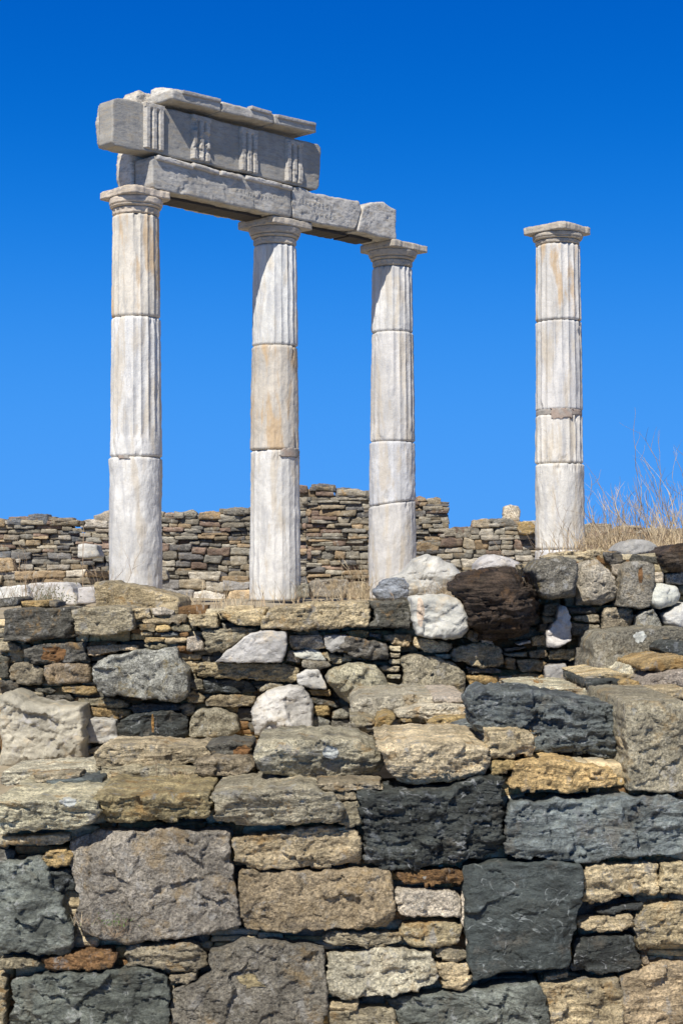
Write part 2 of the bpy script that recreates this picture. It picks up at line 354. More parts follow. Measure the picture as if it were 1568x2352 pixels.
        if ndetail > 4:     # small chiselled planes
            K = int(np.clip(w0 * w1 / .0022, 5, 70)); sdp = Mc.min(0) + rs.rand(K, 2) * np.ptp(Mc, axis=0)
            wp = X2 + .012 * np.c_[fbm(np.c_[X2 / .03, np.full(len(X2), 1.7 + seed)], 3), fbm(np.c_[X2 / .03, np.full(len(X2), 4.4 + seed)], 3)]
            dm = (wp[:, None] - sdp[None]) * np.array([.7, 1.25]); k = (dm ** 2).sum(2).argmin(1)
            g = rs.normal(0, .145, (K, 2)) * min(facet, 1.2); a = rs.normal(0, .0016, K) * facet
            yy = yy + np.clip(a[k] + ((X2 - sdp[k]) * g[k]).sum(1), -.012, .014)
    yy = yy - bulge * (1 - s ** 2) + tilt[0] * (X[:, 0] - C[0]) + tilt[1] * (X[:, 1] - C[1])
    F = np.c_[X2[:, 0], Y + yy, X2[:, 1]]
    gi = lambda i, j: j * (mu + 1) + i
    ring = np.array([gi(i, 0) for i in range(mu)] + [gi(mu, j) for j in range(mv)] + [gi(i, mv) for i in range(mu, 0, -1)] + [gi(0, j) for j in range(mv, 0, -1)])
    N = len(ring); B = X2[ring]; y_edge = F[ring, 1]
    tg = np.roll(B, -2, axis=0) - np.roll(B, 2, axis=0); on = np.c_[tg[:, 1], -tg[:, 0]]; on /= np.linalg.norm(on, axis=1)[:, None] + 1e-9
    if ((B - C) * on).sum() < 0: on = -on
    dirc = X2 - C; dirc /= np.linalg.norm(dirc, axis=1)[:, None] + 1e-9; dirc[ring] = on
    wq = np.clip(dist / (1.5 * e), 0, 1)
    nF = np.c_[(1 - wq) * .8 * dirc[:, 0], -(.45 + .55 * wq), (1 - wq) * .8 * dirc[:, 1]]; nF /= np.linalg.norm(nF, axis=1)[:, None]
    ns = int(max(3, T / (res * 1.4))) if (top or backround) else int(max(3, min(10, T / (res * 3))))
    tt = np.linspace(0, 1, ns + 1)[1:]; yb = Y + T
    S = np.empty((ns, N, 3)); nS = np.zeros((ns, N, 3)); nS[:, :, 0] = on[None, :, 0]; nS[:, :, 2] = on[None, :, 1]
    for j, u in enumerate(tt):
        sc_ = 1 - taper * u
        if backround: sc_ = math.sqrt(max(0.02, 1 - (max(0, u - 0.35) / 0.68) ** 2))
        S[j, :, 0] = C[0] + (B[:, 0] - C[0]) * sc_; S[j, :, 2] = C[1] + (B[:, 1] - C[1]) * sc_
        S[j, :, 1] = y_edge * (1 - u) + yb * u
    nF0 = len(F); p = np.vstack([F, S.reshape(-1, 3)]); nn = np.vstack([nF, nS.reshape(-1, 3)])
    off = rs.rand(3) * 40
    L = max(size, 0.05)
    d = 0.016 * min(L, .5) * fbm(p / (0.45 * L) + off, 3) + 0.009 * min(L, 0.35) * fbm(p * np.array([1, 1, 1.5]) / (0.12 * min(L, .6)) + off, 4, 0.6)
    if ndetail > 3: d = d + 0.0020 * rough * fbm(p * np.array([1, 1, 1.8]) / 0.030 + off, 2, 0.6, ridge=True)
    if strata > 0:
        w = p[:, 2] + 0.10 * p[:, 0] * rs.normal() + 0.018 * fbm(p / 0.09 + off, 3)
        lay = 0.020 * (0.7 + 0.6 * rs.rand()); k = np.floor(w / lay); fr = w / lay - k
        hsh = np.sin(k * 12.9898 + off[0] * 7.1 + np.floor((p[:, 0] + 0.05 * fbm(p / .05 + off, 2)) / 0.11 + 0.37 * k) * 78.233) * 43758.5453; hsh = hsh - np.floor(hsh)
        d = d + strata * 0.012 * (hsh - 0.5) + strata * 0.006 * (fr - 0.5)
    d = d * rough
    d = d * (1 - .65 * np.clip((nn[:, 2] - .75) * 6, 0, 1) * np.r_[np.zeros(nF0), np.ones(len(p) - nF0)])
    p = p + nn * d[:, None]
    V = np.vstack([p, [[C[0], yb, C[1]]]])
    ii, jj = np.meshgrid(np.arange(mu), np.arange(mv)); ii = ii.ravel(); jj = jj.ravel(); g0 = jj * (mu + 1) + ii
    fa = np.c_[g0, g0 + 1, g0 + mu + 2, g0 + mu + 1]
    rid = np.vstack([ring[None], nF0 + np.arange(ns * N).reshape(ns, N)])
    r2 = np.roll(rid, -1, axis=1)
    fb = np.stack([rid[:-1], rid[1:], r2[1:], r2[:-1]], axis=2).reshape(-1, 4)
    f3 = np.c_[np.full(N, len(V) - 1), r2[-1], rid[-1]]
    return V, np.vstack([fa, fb]), f3
def fix_winding(V, f4, f3):
    # front faces must look toward -y
    return f4, f3

ZO = {'A': (0, 2100, 900 / 1568), 'B': (800, 2100, 900 / 1568), 'C': (1600, 1950, 900 / 1568),
      'D': (0, 2700, 1250 / 1568), 'E': (1250, 2700, 1250 / 1568), 'P': (0, 0, 2500 / 1568),
      'F': (0, 1800, 700 / 1568), 'H': (1050, 1720, 700 / 1568), 'J': (1900, 1600, 600 / 1568), 'Z': (300, 270, 950 / 1568)}
def px(zone, coords, Y):
    x0, y0, k = ZO[zone]; a = np.array(coords, float).reshape(-1, 2)
    sx = x0 + a[:, 0] * k; sy = y0 + a[:, 1] * k
    s = 2500 / 1568
    return np.c_[(sx / s - 784) * Y / F_PX, (HOR - sy / s) * Y / F_PX]
def pw(x, y, Y): return ((x - 784) * Y / F_PX, Y, (HOR - y) * Y / F_PX)

SEED = [100]
def put_stone(name, parent, ploc, zone, kind, Y, T, coords, grow=1.0, jit=0.12, **kw):
    SEED[0] += 1; sd_ = SEED[0]; rs = np.random.RandomState(sd_)
    P = px(zone, coords, Y)
    if grow != 1.0: P = P.mean(0) + (P - P.mean(0)) * grow
    mat, tint = TINT[kind]
    tint = np.array(tint) * (1 + rs.normal(0, jit)) * (1 + rs.normal(0, 0.012, 3))
    if mat == 'schist' and 'strata' not in kw: kw['strata'] = 1.0
    if mat == 'brown' and 'strata' not in kw: kw['strata'] = 1.6
    if mat in ('dark', 'marbled', 'veined') and 'strata' not in kw: kw['strata'] = 0.7
    tz_ = kw.pop('tz', -.05)
    if 'tilt' not in kw: kw['tilt'] = (rs.normal(0, .07), rs.normal(tz_, .05))
    kw.setdefault('res', 0.0050 * Y / 6.0); kw['rough'] = min(kw.get('rough', 1.0), 1.3)
    V, f4, f3 = stone(P, Y, T, seed=sd_, **kw)
    f4, f3 = fix_winding(V, f4, f3)
    c = V.mean(0); c[2] = V[:, 2].min()
    me = mesh_from(name, V - c, f4, f3)
    o = link(name, me, MAT[mat], parent, tuple(c - np.array(ploc)), np.clip(tint, 0.01, 0.9))
    return o

# random drystone courses, all merged in one mesh ------------------------------------------------
def courses(x0, x1, z0, topf, Y, T, hr, wr, tints, res, seed, jy=0.03, botf=None, gap=0.001, und=0.035):
    rs = random.Random(seed); nrs = np.random.RandomState(seed)
    Vs, F4, F3, Cs, n = [], [], [], [], 0
    z = z0; zmax = max(topf(x) for x in np.linspace(x0, x1, 60))
    while z < zmax:
        h = hr[0] * (hr[1] / hr[0]) ** rs.random() * (1.5 if rs.random() < 0.12 else 1)
        x = x0 - rs.uniform(0, wr[1] * .5)
        while x < x1:
            z_keep = z; z = z + und * math.sin(x * 1.7 + seed) + und * .6 * math.sin(x * 4.3 + z * 2)
            w = wr[0] * (wr[1] / wr[0]) ** rs.random() * (1.5 if rs.random() < 0.1 else 1); w = max(w, h * 1.0)
            xc = x + w / 2; zt = topf(min(max(xc, x0), x1))
            split = rs.random() < 0.25 and h > hr[0] * 1.3
            pieces = [(z, h)] if not split else [(z, h * .5), (z + h * .5, h * .5)]
            for (zz, hh) in pieces:
                if zz + hh * 0.5 < zt and (botf is None or zz + hh > botf(xc)):
                    xa, xb = max(x, x0 - .05), min(x + w, x1 + .03)
                    if xb - xa < 0.02: continue
                    j = lambda s: rs.uniform(-s, s)
                    ja, jb = 0.22 * hh, 0.17 * hh
                    g = gap
                    zu = zz + hh
                    poly = [(xa + g + j(ja), zz + g + j(jb)), ((xa + xb) / 2 + j(w * .2), zz + g * .3 + j(jb) * .7), (xb - g + j(ja), zz + g + j(jb)), (xb - g + j(ja), zu - g + j(jb)),
                            ((xa + xb) / 2 + j(w * .2), zu - g * .3 + j(jb) * .7), (xa + g + j(ja), zu - g + j(jb))]
                    V, f4, f3 = stone(poly, Y + rs.uniform(-jy, jy), T, res=res, e=min(.13 * hh, .018), seed=rs.randint(0, 99999), facet=1.1,
                                      tilt=(rs.gauss(0, .09), rs.gauss(0, .09)), ndetail=3, taper=0.05, cuts=.7)
                    f4, f3 = fix_winding(V, f4, f3)
                    t = np.array(tints[rs.randrange(len(tints))]) * rs.uniform(.72, 1.25)
                    Vs.append(V); F4.append(f4 + n); F3.append(f3 + n); Cs.append(np.tile(t, (len(V), 1))); n += len(V)
            x += w; z = z_keep
        z += h
    return np.vstack(Vs), np.vstack(F4), np.vstack(F3), np.clip(np.vstack(Cs), .01, .9)
def courses_obj(name, parent, ploc, args, mat='wall'):
    V, f4, f3, c = courses(*args[0], **args[1])
    me = mesh_from(name, V - np.array(ploc), f4, f3); set_tint(me, c)
    return link(name, me, MAT[mat], parent)
def prism(name, poly, Y0, Y1, mat, parent, ploc):
    P = np.array(poly); n = len(P)
    V = np.vstack([np.c_[P[:, 0], np.full(n, Y0), P[:, 1]], np.c_[P[:, 0], np.full(n, Y1), P[:, 1]]]) - np.array(ploc)
    me = bpy.data.meshes.new(name)
    me.from_pydata([tuple(v) for v in V], [], [tuple(range(n)), tuple(range(2 * n - 1, n - 1, -1))] + [(i, i + n, (i + 1) % n + n, (i + 1) % n) for i in range(n)])
    import bmesh
    bm = bmesh.new(); bm.from_mesh(me); bmesh.ops.recalc_face_normals(bm, faces=bm.faces); bm.to_mesh(me); bm.free()
    return link(name, me, mat, parent)
def interp(pts):
    xs = [p[0] for p in pts]; zs = [p[1] for p in pts]
    return lambda x: float(np.interp(x, xs, zs))
def topline(pts, Y): return interp([((x - 784) * Y / F_PX, (HOR - y) * Y / F_PX) for x, y in pts])

# ================================================================== GROUND
def ground():
    ys = np.concatenate([np.linspace(1, 6.3, 14), np.linspace(6.5, 12, 60), np.linspace(12.3, 34, 90), np.geomspace(36, 1500, 22)])
    xs = np.concatenate([-np.geomspace(900, 9, 14), np.linspace(-8, 9, 150), np.geomspace(10, 900, 14)])
    X, Yg = np.meshgrid(xs, ys)
    ss = lambda a, b, v: np.clip((v - a) / (b - a), 0, 1) ** 2 * (3 - 2 * np.clip((v - a) / (b - a), 0, 1))
    Z = -2.2 + 1.25 * ss(6.3, 6.5, Yg) + 0.62 * ss(8.75, 8.95, Yg)
    mound = ss(0.7, 2.2, X) * ss(8.75, 9.2, Yg) * (1 - ss(24, 27, Yg))
    Z = Z + mound * 0.40
    pz = np.c_[X.ravel(), Yg.ravel(), np.zeros(X.size)]
    Z = Z + (0.05 * fbm(pz / 1.3, 4)).reshape(X.shape) * (Yg < 60)
    V = np.c_[X.ravel(), Yg.ravel(), Z.ravel()]
    nx, ny = len(xs), len(ys); i = np.arange(ny - 1)[:, None] * nx + np.arange(nx - 1)[None]
    f = np.stack([i, i + 1, i + nx + 1, i + nx], 2).reshape(-1, 4)
    o = link("ground", mesh_from("ground", V, f), MAT['earth']); tag(o, kind='structure')
ground()

# ================================================================== FAR RUINED WALLS
FT = [(0.359, 0.313, 0.229), (0.292, 0.261, 0.200), (0.245, 0.230, 0.192), (0.325, 0.272, 0.188), (0.385, 0.294, 0.179), (0.208, 0.200, 0.185), (0.269, 0.231, 0.178), (0.289, 0.205, 0.152), (0.466, 0.420, 0.344), (0.162, 0.170, 0.177)]
FD = [(0.250, 0.220, 0.166), (0.211, 0.188, 0.146), (0.184, 0.173, 0.146), (0.255, 0.209, 0.140), (0.287, 0.211, 0.127), (0.145, 0.138, 0.130), (0.273, 0.250, 0.197), (0.212, 0.151, 0.113), (0.334, 0.303, 0.242)]
FL = [(0.454, 0.408, 0.325), (0.384, 0.346, 0.277), (0.336, 0.282, 0.198), (0.493, 0.462, 0.401), (0.383, 0.284, 0.170), (0.311, 0.296, 0.273)]
def far_wall(label, x0, x1, ytop, ybot, Y, hr, wr, tints, seed, T=0.5, copings=True, group=None):
    """ytop: [(px,py)...] top line; ybot: bottom row px"""
    tf = topline(ytop, Y); k = Y / F_PX
    xa, xb = (x0 - 784) * k, (x1 - 784) * k; zb = (HOR - ybot) * k
    loc = ((xa + xb) / 2, Y, zb)
    root = empty("ruined_wall", loc); tag(root, label, "ruined wall", group)
    pts = [(xa + .06, zb)] + [(xb - .06, zb)] + [(x, tf(x) - hr[1] * 0.9) for x in np.linspace(xb - .06, xa + .06, 24)]
    prism("wall_core", pts, Y + .10, Y + T, MAT['earth'], root, loc)
    courses_obj("masonry", root, loc, ((xa, xb, zb, tf, Y, .32, hr, wr, tints, .020 * Y / 25, seed), dict(jy=.045)))
    if copings:
        rs = random.Random(seed + 5); x = xa
        while x < xb - .1:
            w = rs.uniform(.22, .55); w = min(w, xb - x); h = rs.uniform(.05, .12); z = tf(x + w / 2) - .05
            z -= .06; h += .05
            poly = [(x + .01, z), (x + w - .01, z - .01), (x + w - .02, z + h * rs.uniform(.6, 1)), (x + w * rs.uniform(.3, .7), z + h), (x + .02, z + h * rs.uniform(.5, .95))]
            V, f4, f3 = stone(poly, Y - .02, .4, res=.02, e=.02, seed=seed * 31 + int(x * 100) % 977, facet=.8, ndetail=3, top=False)
            f4, f3 = fix_winding(V, f4, f3); c = V.mean(0)
            o = link("coping_stone", mesh_from("coping_stone", V - c, f4, f3), MAT['schist'], root, tuple(c - np.array(loc)), np.array(rs.choice(tints)) * 1.25)
            x += w
    return root, loc
far_wall("long low left wall of thin stones behind the leftmost column", -40, 250,
         [(-40, 1192), (30, 1190), (60, 1188), (85, 1187), (160, 1190), (164, 1212), (205, 1214), (212, 1196), (250, 1180)], 1376, 24, (.05, .10), (.12, .42), FT, 11)
far_wall("pale ledge of larger stones along the foot of the left wall", -40, 262, [(-40, 1296), (60, 1296), (140, 1303), (262, 1302)], 1382, 22.6, (.09, .15), (.22, .6), FL, 12, copings=False)
far_wall("dark brown upper wall between the left and middle columns", 250, 700,
         [(250, 1180), (300, 1180), (380, 1180), (425, 1170), (480, 1178), (520, 1168), (575, 1167), (650, 1160), (700, 1150)], 1372, 27, (.055, .11), (.14, .42), FD, 13)
far_wall("lower brown wall with deep gaps standing before the dark upper wall", 355, 620,
         [(355, 1246), (420, 1250), (500, 1250), (620, 1252)], 1372, 25.6, (.055, .12), (.14, .42), FD, 14, copings=False)
far_wall("pale ochre footing of big stones between the left and middle columns", 366, 600, [(366, 1318), (450, 1322), (600, 1326)], 1392, 23.6, (.10, .17), (.22, .55), FL, 15, copings=False)
far_wall("tallest brown wall rising behind the middle columns", 672, 1027,
         [(672, 1125), (690, 1118), (720, 1110), (745, 1114), (775, 1124), (845, 1126), (950, 1146), (1000, 1146), (1004, 1148), (1021, 1150), (1027, 1160)], 1367, 28.6, (.055, .13), (.14, .46), FD, 16)
far_wall("low wall stepping up to the lone column from the tall wall", 945, 1245,
         [(945, 1242), (1000, 1238), (1060, 1214), (1100, 1198), (1130, 1192), (1170, 1194), (1225, 1200), (1245, 1200)], 1368, 27.5, (.055, .11), (.13, .38), FD + FL[:3], 17)
far_wall("brown wall behind dry shrubs right of the lone column", 1330, 1640,
         [(1330, 1208), (1400, 1212), (1450, 1206), (1520, 1214), (1640, 1210)], 1372, 26, (.055, .11), (.14, .40), FD, 18)

def lone(name, label, cat, zone, kind, Y, T, coords, **kw):
    o = put_stone(name, None, (0, 0, 0), zone, kind, Y, T, coords, **kw)
    tag(o, label, cat); return o
BR = dict(backround=True)
lone("stone_block", "square grey block set before the left wall beside the leftmost column", "stone", 'F', 'C', 22.3, .5, [638, 435, 700, 428, 790, 436, 800, 480, 818, 540, 720, 548, 636, 545], res=.02, facet=.5)
lone("stone_block", "single pale upright stone perched on top of the low wall near the lone column", "stone", 'P', 'L', 27.5, .35, [1158, 1162, 1172, 1159, 1190, 1162, 1195, 1172, 1193, 1197, 1157, 1196], res=.02, facet=.8)
lone("stone_block", "ochre stone with a white patch high in the wall left of the lone column", "stone", 'J', 'G', 27.3, .4, [0, 820, 60, 808, 130, 812, 158, 850, 150, 915, 100, 935, 10, 930, -10, 880], res=.02)
lone("stone_block", "whitish pink stone on the end of the left wall beside the leftmost column", "stone", 'F', 'L', 24.0, .5, [770, 200, 800, 190, 860, 160, 900, 150, 930, 160, 930, 250, 800, 252, 768, 235], res=.02)
lone("marble_block", "broad white marble block in the grass at the far left", "marble block", 'F', 'm', 17.6, .8, [210, 770, 260, 752, 400, 748, 560, 752, 585, 790, 620, 870, 630, 930, 230, 930], res=.015, facet=.2, rough=.3, cuts=.3)
lone("marble_block", "rough white marble lump at the left edge behind the green brown weeds", "marble block", 'F', 'm', 17.4, .8, [-20, 785, 60, 782, 130, 775, 205, 768, 235, 820, 250, 930, 30, 935, -20, 900], res=.015, rough=.5, facet=.4, cuts=.5)
lone("marble_block", "small square white marble block left of the sloping tan slab", "marble block", 'F', 'm', 17.0, .6, [638, 788, 700, 784, 785, 780, 785, 912, 700, 925, 636, 925], res=.015, facet=.3, rough=.4)
lone("stone_slab", "long tan slab sloping down to the right before the leftmost column", "stone slab", 'F', 'T', 12.5, .9, [778, 760, 800, 740, 860, 735, 1000, 765, 1200, 800, 1340, 830, 1440, 865, 1475, 905, 1468, 1010, 1300, 1040, 780, 1000], facet=.6, strata=.2, rough=.8)
lone("stone_block", "long grey pitted block lying in dry grass between the two middle columns", "stone block", 'H', 'Y', 20, .8, [180, 915, 280, 900, 400, 897, 500, 900, 515, 950, 510, 1050, 180, 1050], res=.015)
lone("stone_block", "pinkish block in dry grass left of the third column", "stone block", 'H', 'P', 19.8, .8, [508, 930, 560, 918, 640, 920, 680, 960, 680, 1060, 510, 1060], res=.015)
lone("stone_block", "small grey green block against the right foot of the second column", "stone block", 'H', 'Y', 19.6, .6, [90, 960, 130, 935, 180, 940, 185, 1050, 90, 1050], res=.015)
lone("boulder", "big pale marble boulder sloping up to the right before the third column", "boulder", 'H', 'q', 14.5, 1.3, [800, 990, 830, 900, 930, 850, 1000, 800, 1060, 735, 1130, 705, 1210, 705, 1290, 750, 1390, 790, 1430, 850, 1400, 940, 1300, 1010, 1250, 1070, 900, 1075], e=.07, dome=.14, backround=True, jit=0, facet=1.2, grow=1.04)
lone("boulder", "small blue grey boulder at the foot of the third column", "boulder", 'H', 'b', 13.2, .5, [705, 985, 770, 950, 790, 905, 900, 885, 960, 890, 1000, 950, 1000, 1060, 900, 1075, 740, 1065, 705, 1020], e=.06, jit=0, grow=1.0)
bpy.data.objects[-1] if False else None
lone("boulder", "low white boulder behind the large dark brown boulder", "boulder", 'C', 'm', 11.5, .8, [250, 210, 290, 160, 340, 138, 420, 145, 490, 160, 550, 200, 545, 250, 400, 270, 250, 260], e=.12, backround=True, dome=.1)

# ================================================================== COLUMNS
EYE_FLOOR = -0.31
TH = R(45.6); U = np.array([math.cos(TH), math.sin(TH)]); NRM = np.array([math.sin(TH), -math.cos(TH)])
def revolve(rad_fn, zs, N, parent, name, mat, color, seed, wear=.006, off=(0, 0), flute=None, z0=0, topcap=True, chips=0.0, slant=0.0):
    rs = np.random.RandomState(seed); ph = np.linspace(0, 2 * math.pi, N, endpoint=False)
    zs = np.asarray(zs); PH, Zg = np.meshgrid(ph, zs)
    Rr = np.vectorize(rad_fn)(zs)[:, None] * np.ones_like(PH)
    cx, sx = np.cos(PH), np.sin(PH)
    o3 = rs.rand(3) * 50
    p = np.c_[(cx * .3).ravel(), (sx * .3).ravel(), Zg.ravel()]
    sh = lambda a: a.reshape(PH.shape)
    if flute:
        depth, nfl, wz = flute
        fr = (PH * nfl / (2 * math.pi)) % 1.0
        prof = 1 - (2 * fr - 1) ** 2           # 0 at arris, 1 in the hollow
        wearmask = np.clip(.92 + 1.1 * sh(fbm(p * np.array([2.2, 2.2, .9]) + o3, 3)), .1, 1.2)
        Rr = Rr - depth * prof * wearmask * wz(Zg)
        Rr = Rr - .006 * np.clip(sh(fbm(p * 9 + o3, 3)), 0, 1) * (1 - prof)    # chipped arrises
    Rr = Rr + wear * sh(fbm(p * 3.0 + o3, 3)) + wear * .55 * sh(fbm(p * np.array([12, 12, 8.]) + o3, 4, .6))
    # worn joints at both ends
    H = zs[-1] - zs[0]; dz = np.minimum(Zg - zs[0], zs[-1] - Zg)
    er = .016 + .014 * sh(fbm(np.c_[(cx * 1.4).ravel(), (sx * 1.4).ravel(), (Zg * .3).ravel()] * 2 + o3, 3))
    Rr = Rr - np.clip(1 - dz / np.clip(er, .006, .05), 0, 1) ** 2 * .020
    if chips:
        ch = sh(fbm(np.c_[(cx).ravel(), (sx).ravel(), Zg.ravel()] * 2.1 + o3 + 9, 3))
        Rr = Rr - chips * np.clip((ch - .38) * 6, 0, 1) * np.clip(1 - dz / .25, 0, 1)
    sb, st_ = slant if isinstance(slant, tuple) else (0, 0)
    Zz = Zg + Rr * cx * (sb + (st_ - sb) * (Zg - zs[0]) / H)
    V = np.c_[(Rr * cx + off[0]).ravel(), (Rr * sx + off[1]).ravel(), Zz.ravel()]
    nr = len(zs); i = np.arange(nr - 1)[:, None] * N; j = np.arange(N)[None]; j2 = (j + 1) % N
    f4 = np.stack([i + j, i + j2, i + N + j2, i + N + j], 2).reshape(-1, 4)
    V = np.vstack([V, [[off[0], off[1], zs[0]]], [[off[0], off[1], zs[-1]]]])
    jj = np.arange(N); f3 = np.vstack([np.c_[np.full(N, nr * N), (jj + 1) % N, jj], np.c_[np.full(N, nr * N + 1), (nr - 1) * N + jj, (nr - 1) * N + (jj + 1) % N]])
    zc = zs[0]; V[:, 2] -= zc
    me = mesh_from(name, V, f4, f3)
    return link(name, me, MAT[mat], parent, (0, 0, zc - z0), color)

def column(X, Y, label, drums, d_top, d_bot, z_shaft_top, z_abacus_top, aba, seed, zbase=EYE_FLOOR, fl_off=0.0, aba_chip=(0, 0, 0, 0), group="standing marble columns", capcol=(.52, .455, .36)):
    """drums: list (z_bottom, z_top, fluting(bottom->top strength), material, colour, wear)"""
    root = empty("marble_column", (X, Y, zbase)); tag(root, label, "column", group)
    H = z_shaft_top - zbase
    def rad(z):
        t = (z - zbase) / H
        return .5 * (d_bot + (d_top - d_bot) * (t ** 1.25))
    rs = random.Random(seed)
    for k, (zb, zt, fl, mat, colr, wear, slant) in enumerate(drums):
        zs = np.linspace(zb + .002, zt - .002, int((zt - zb) / .018))
        fs = fl
        wz = (lambda Z, f=fs, a=zb, b=zt: np.clip(f[0] + (f[1] - f[0]) * np.clip((Z - a - f[2]) / .06, 0, 1), 0, 2)) if len(fs) == 3 else (lambda Z, f=fs: np.full_like(Z, f[0]))
        revolve(rad, zs, 280, root, "drum", mat, colr, seed * 10 + k, wear=wear, off=(rs.uniform(-.004, .004), rs.uniform(-.004, .004)), flute=(.019, 20, wz), z0=zbase, chips=.02, slant=slant)
    # capital: necking with flute ends, annulets, echinus, abacus
    ra = d_top / 2; za = z_abacus_top; zt = za - .085; z0 = z_shaft_top + .003
    cap = empty("capital", (0, 0, z0 - zbase)); cap.parent = root
    def link_cap(o): o.parent = cap; o.location = (0, 0, o.location.z - (z0 - zbase))
    hN = (zt - z0)
    nz = np.linspace(z0, z0 + hN * .40, 12)
    link_cap(revolve(lambda z: ra * 1.0, nz, 280, root, "necking", 'marble_grey', capcol, seed * 10 + 7, wear=.005, flute=(.014, 20, lambda Z: np.clip((z0 + hN * .34 - Z) / .02, 0, 1)), z0=zbase))
    zr0, zr1 = z0 + hN * .40, z0 + hN * .56
    def annr(z):
        t = (z - zr0) / (zr1 - zr0); return ra * (1.03 + .10 * t) + .006 * abs(math.sin(t * math.pi * 3))
    link_cap(revolve(annr, np.linspace(zr0, zr1, 16), 200, root, "annulets", 'marble_grey', capcol, seed * 10 + 8, wear=.003, z0=zbase))
    half = aba / 2
    def echr(z):
        t = (z - zr1) / (zt - zr1); return ra * 1.13 + (half * 1.0 - ra * 1.13) * min(1, (t ** .75)) 
    link_cap(revolve(echr, np.linspace(zr1, zt, 14), 200, root, "echinus", 'marble_grey', capcol, seed * 10 + 9, wear=.004, z0=zbase))
    # abacus, a worn square slab with broken corners
    h = half; c1, c2, c3, c4 = aba_chip   # front-left(-u,-?) etc: order -u+v(left), -u-v(front), +u-v(right), +u+v(back)
    def cc(sx, sy, ch):
        if ch <= 0: return [(sx * h, sy * h)]
        if sx * sy > 0: return [(sx * h, sy * (h - ch)), (sx * (h - ch), sy * h)] if sx > 0 else [(sx * h, sy * (h - ch)), (sx * (h - ch), sy * h)]
        return [(sx * (h - ch), sy * h), (sx * h, sy * (h - ch))]
    # top view polygon in (u, v) ; u along the beams, v away from the viewer
    poly = cc(-1, -1, c2) + cc(1, -1, c3) + cc(1, 1, c4) + cc(-1, 1, c1)
    V, f4, f3 = stone(poly, 0, .085, res=.012, e=.012, seed=seed + 77, facet=.15, rough=1.0, corner=.03, top=True, ndetail=4, cuts=0, edgej=.6)
    # stone() looks along +y with outline (x,z): lay it flat (y -> -z)
    V2 = np.c_[V[:, 0], V[:, 2], -V[:, 1]]
    me = mesh_from("abacus", V2, f4[:, ::1], f3)
    import bmesh
    bm = bmesh.new(); bm.from_mesh(me); bmesh.ops.recalc_face_normals(bm, faces=bm.faces); bm.to_mesh(me); bm.free()
    o = link("abacus", me, MAT['marble_grey'], cap, (0, 0, za - z0), capcol); o.rotation_euler = (0, 0, TH)
    return root
def zz(y, sc): return (HOR - y) / (sc * 1.0137)
WHT = (.63, .615, .575); CRM = (.60, .55, .46); GRW = (.56, .54, .505)
s1, s2, s3, s4 = 205.4, 189.3, 176.6, 187.4
column(-2.298, 18.5, "leftmost and nearest marble column, under the end of the carved beam, with tan stains near its top",
       [(-.31, zz(1048, s1), (.10,), 'marble', WHT, .010, 0), (zz(1048, s1), zz(724, s1), (0.15, 1.0, .18), 'marble', WHT, .005, 0), (zz(724, s1), zz(487, s1), (1.0,), 'marble_tan', CRM, .005, 0)],
       .525, .605, zz(487, s1), 4.287, .60, 1, aba_chip=(.03, .05, .06, 0), capcol=(.62, .52, .40))
column(-.808, 20.08, "second marble column from the left, under the joint of the two beams, tan middle drum with a cement patch",
       [(-.31, zz(1032, s2), (.42,), 'marble', WHT, .007, 0), (zz(1032, s2), zz(790, s2), (.22,), 'marble_tan', (.55, .50, .42), .008, 0), (zz(790, s2), zz(556, s2), (.9,), 'marble', (.64, .63, .585), .005, 0)],
       .525, .622, zz(556, s2), 4.285, .65, 2, aba_chip=(0, .02, 0, 0))
column(.6625, 21.52, "third marble column, under the broken right end of the beam, with a slanting crack low on its shaft",
       [(-.31, zz(1155, s3), (.30,), 'marble', GRW, .008, (0, .14)), (zz(1155, s3), zz(1012, s3), (.35,), 'marble', (.55, .55, .55), .007, (.14, 0)), (zz(1012, s3), zz(758, s3), (.85,), 'marble', GRW, .005, 0), (zz(758, s3), zz(606, s3), (1.0,), 'marble', (.64, .62, .575), .005, 0)],
       .52, .63, zz(606, s3), 4.29, .66, 3, aba_chip=(.07, 0, 0, 0))
c4 = column(2.68, 20.27, "lone marble column at the right carrying no beam, with a grey mortar band across its middle",
       [(-.10, zz(1262, s4), (.0,), 'marble', (.68,.67,.65), .006, 0), (zz(1262, s4), zz(1063, s4), (.0,), 'marble', (.61, .59, .54), .010, 0), (zz(1063, s4), zz(950, s4), (.95,), 'marble', (.62, .59, .53), .005, 0), (zz(940, s4), zz(732, s4), (.95,), 'marble', GRW, .005, 0), (zz(732, s4), zz(555, s4), (.95,), 'marble_tan', (.64, .61, .555), .005, 0)],
       .545, .608, zz(555, s4), 4.262, .61, 4, zbase=-.10, aba_chip=(.02, .05, .04, 0))
c4.rotation_euler = (0, R(-.45), 0)
def radc4(z): return .5 * (.608 + (.545 - .608) * (((z + .1) / (zz(555, s4) + .1)) ** 1.25))
revolve(lambda z: radc4(z) - .010, np.linspace(zz(953, s4), zz(937, s4), 8), 160, c4, "mortar_band", 'mortar', (.3, .3, .3), 66, wear=.004, z0=-.10)

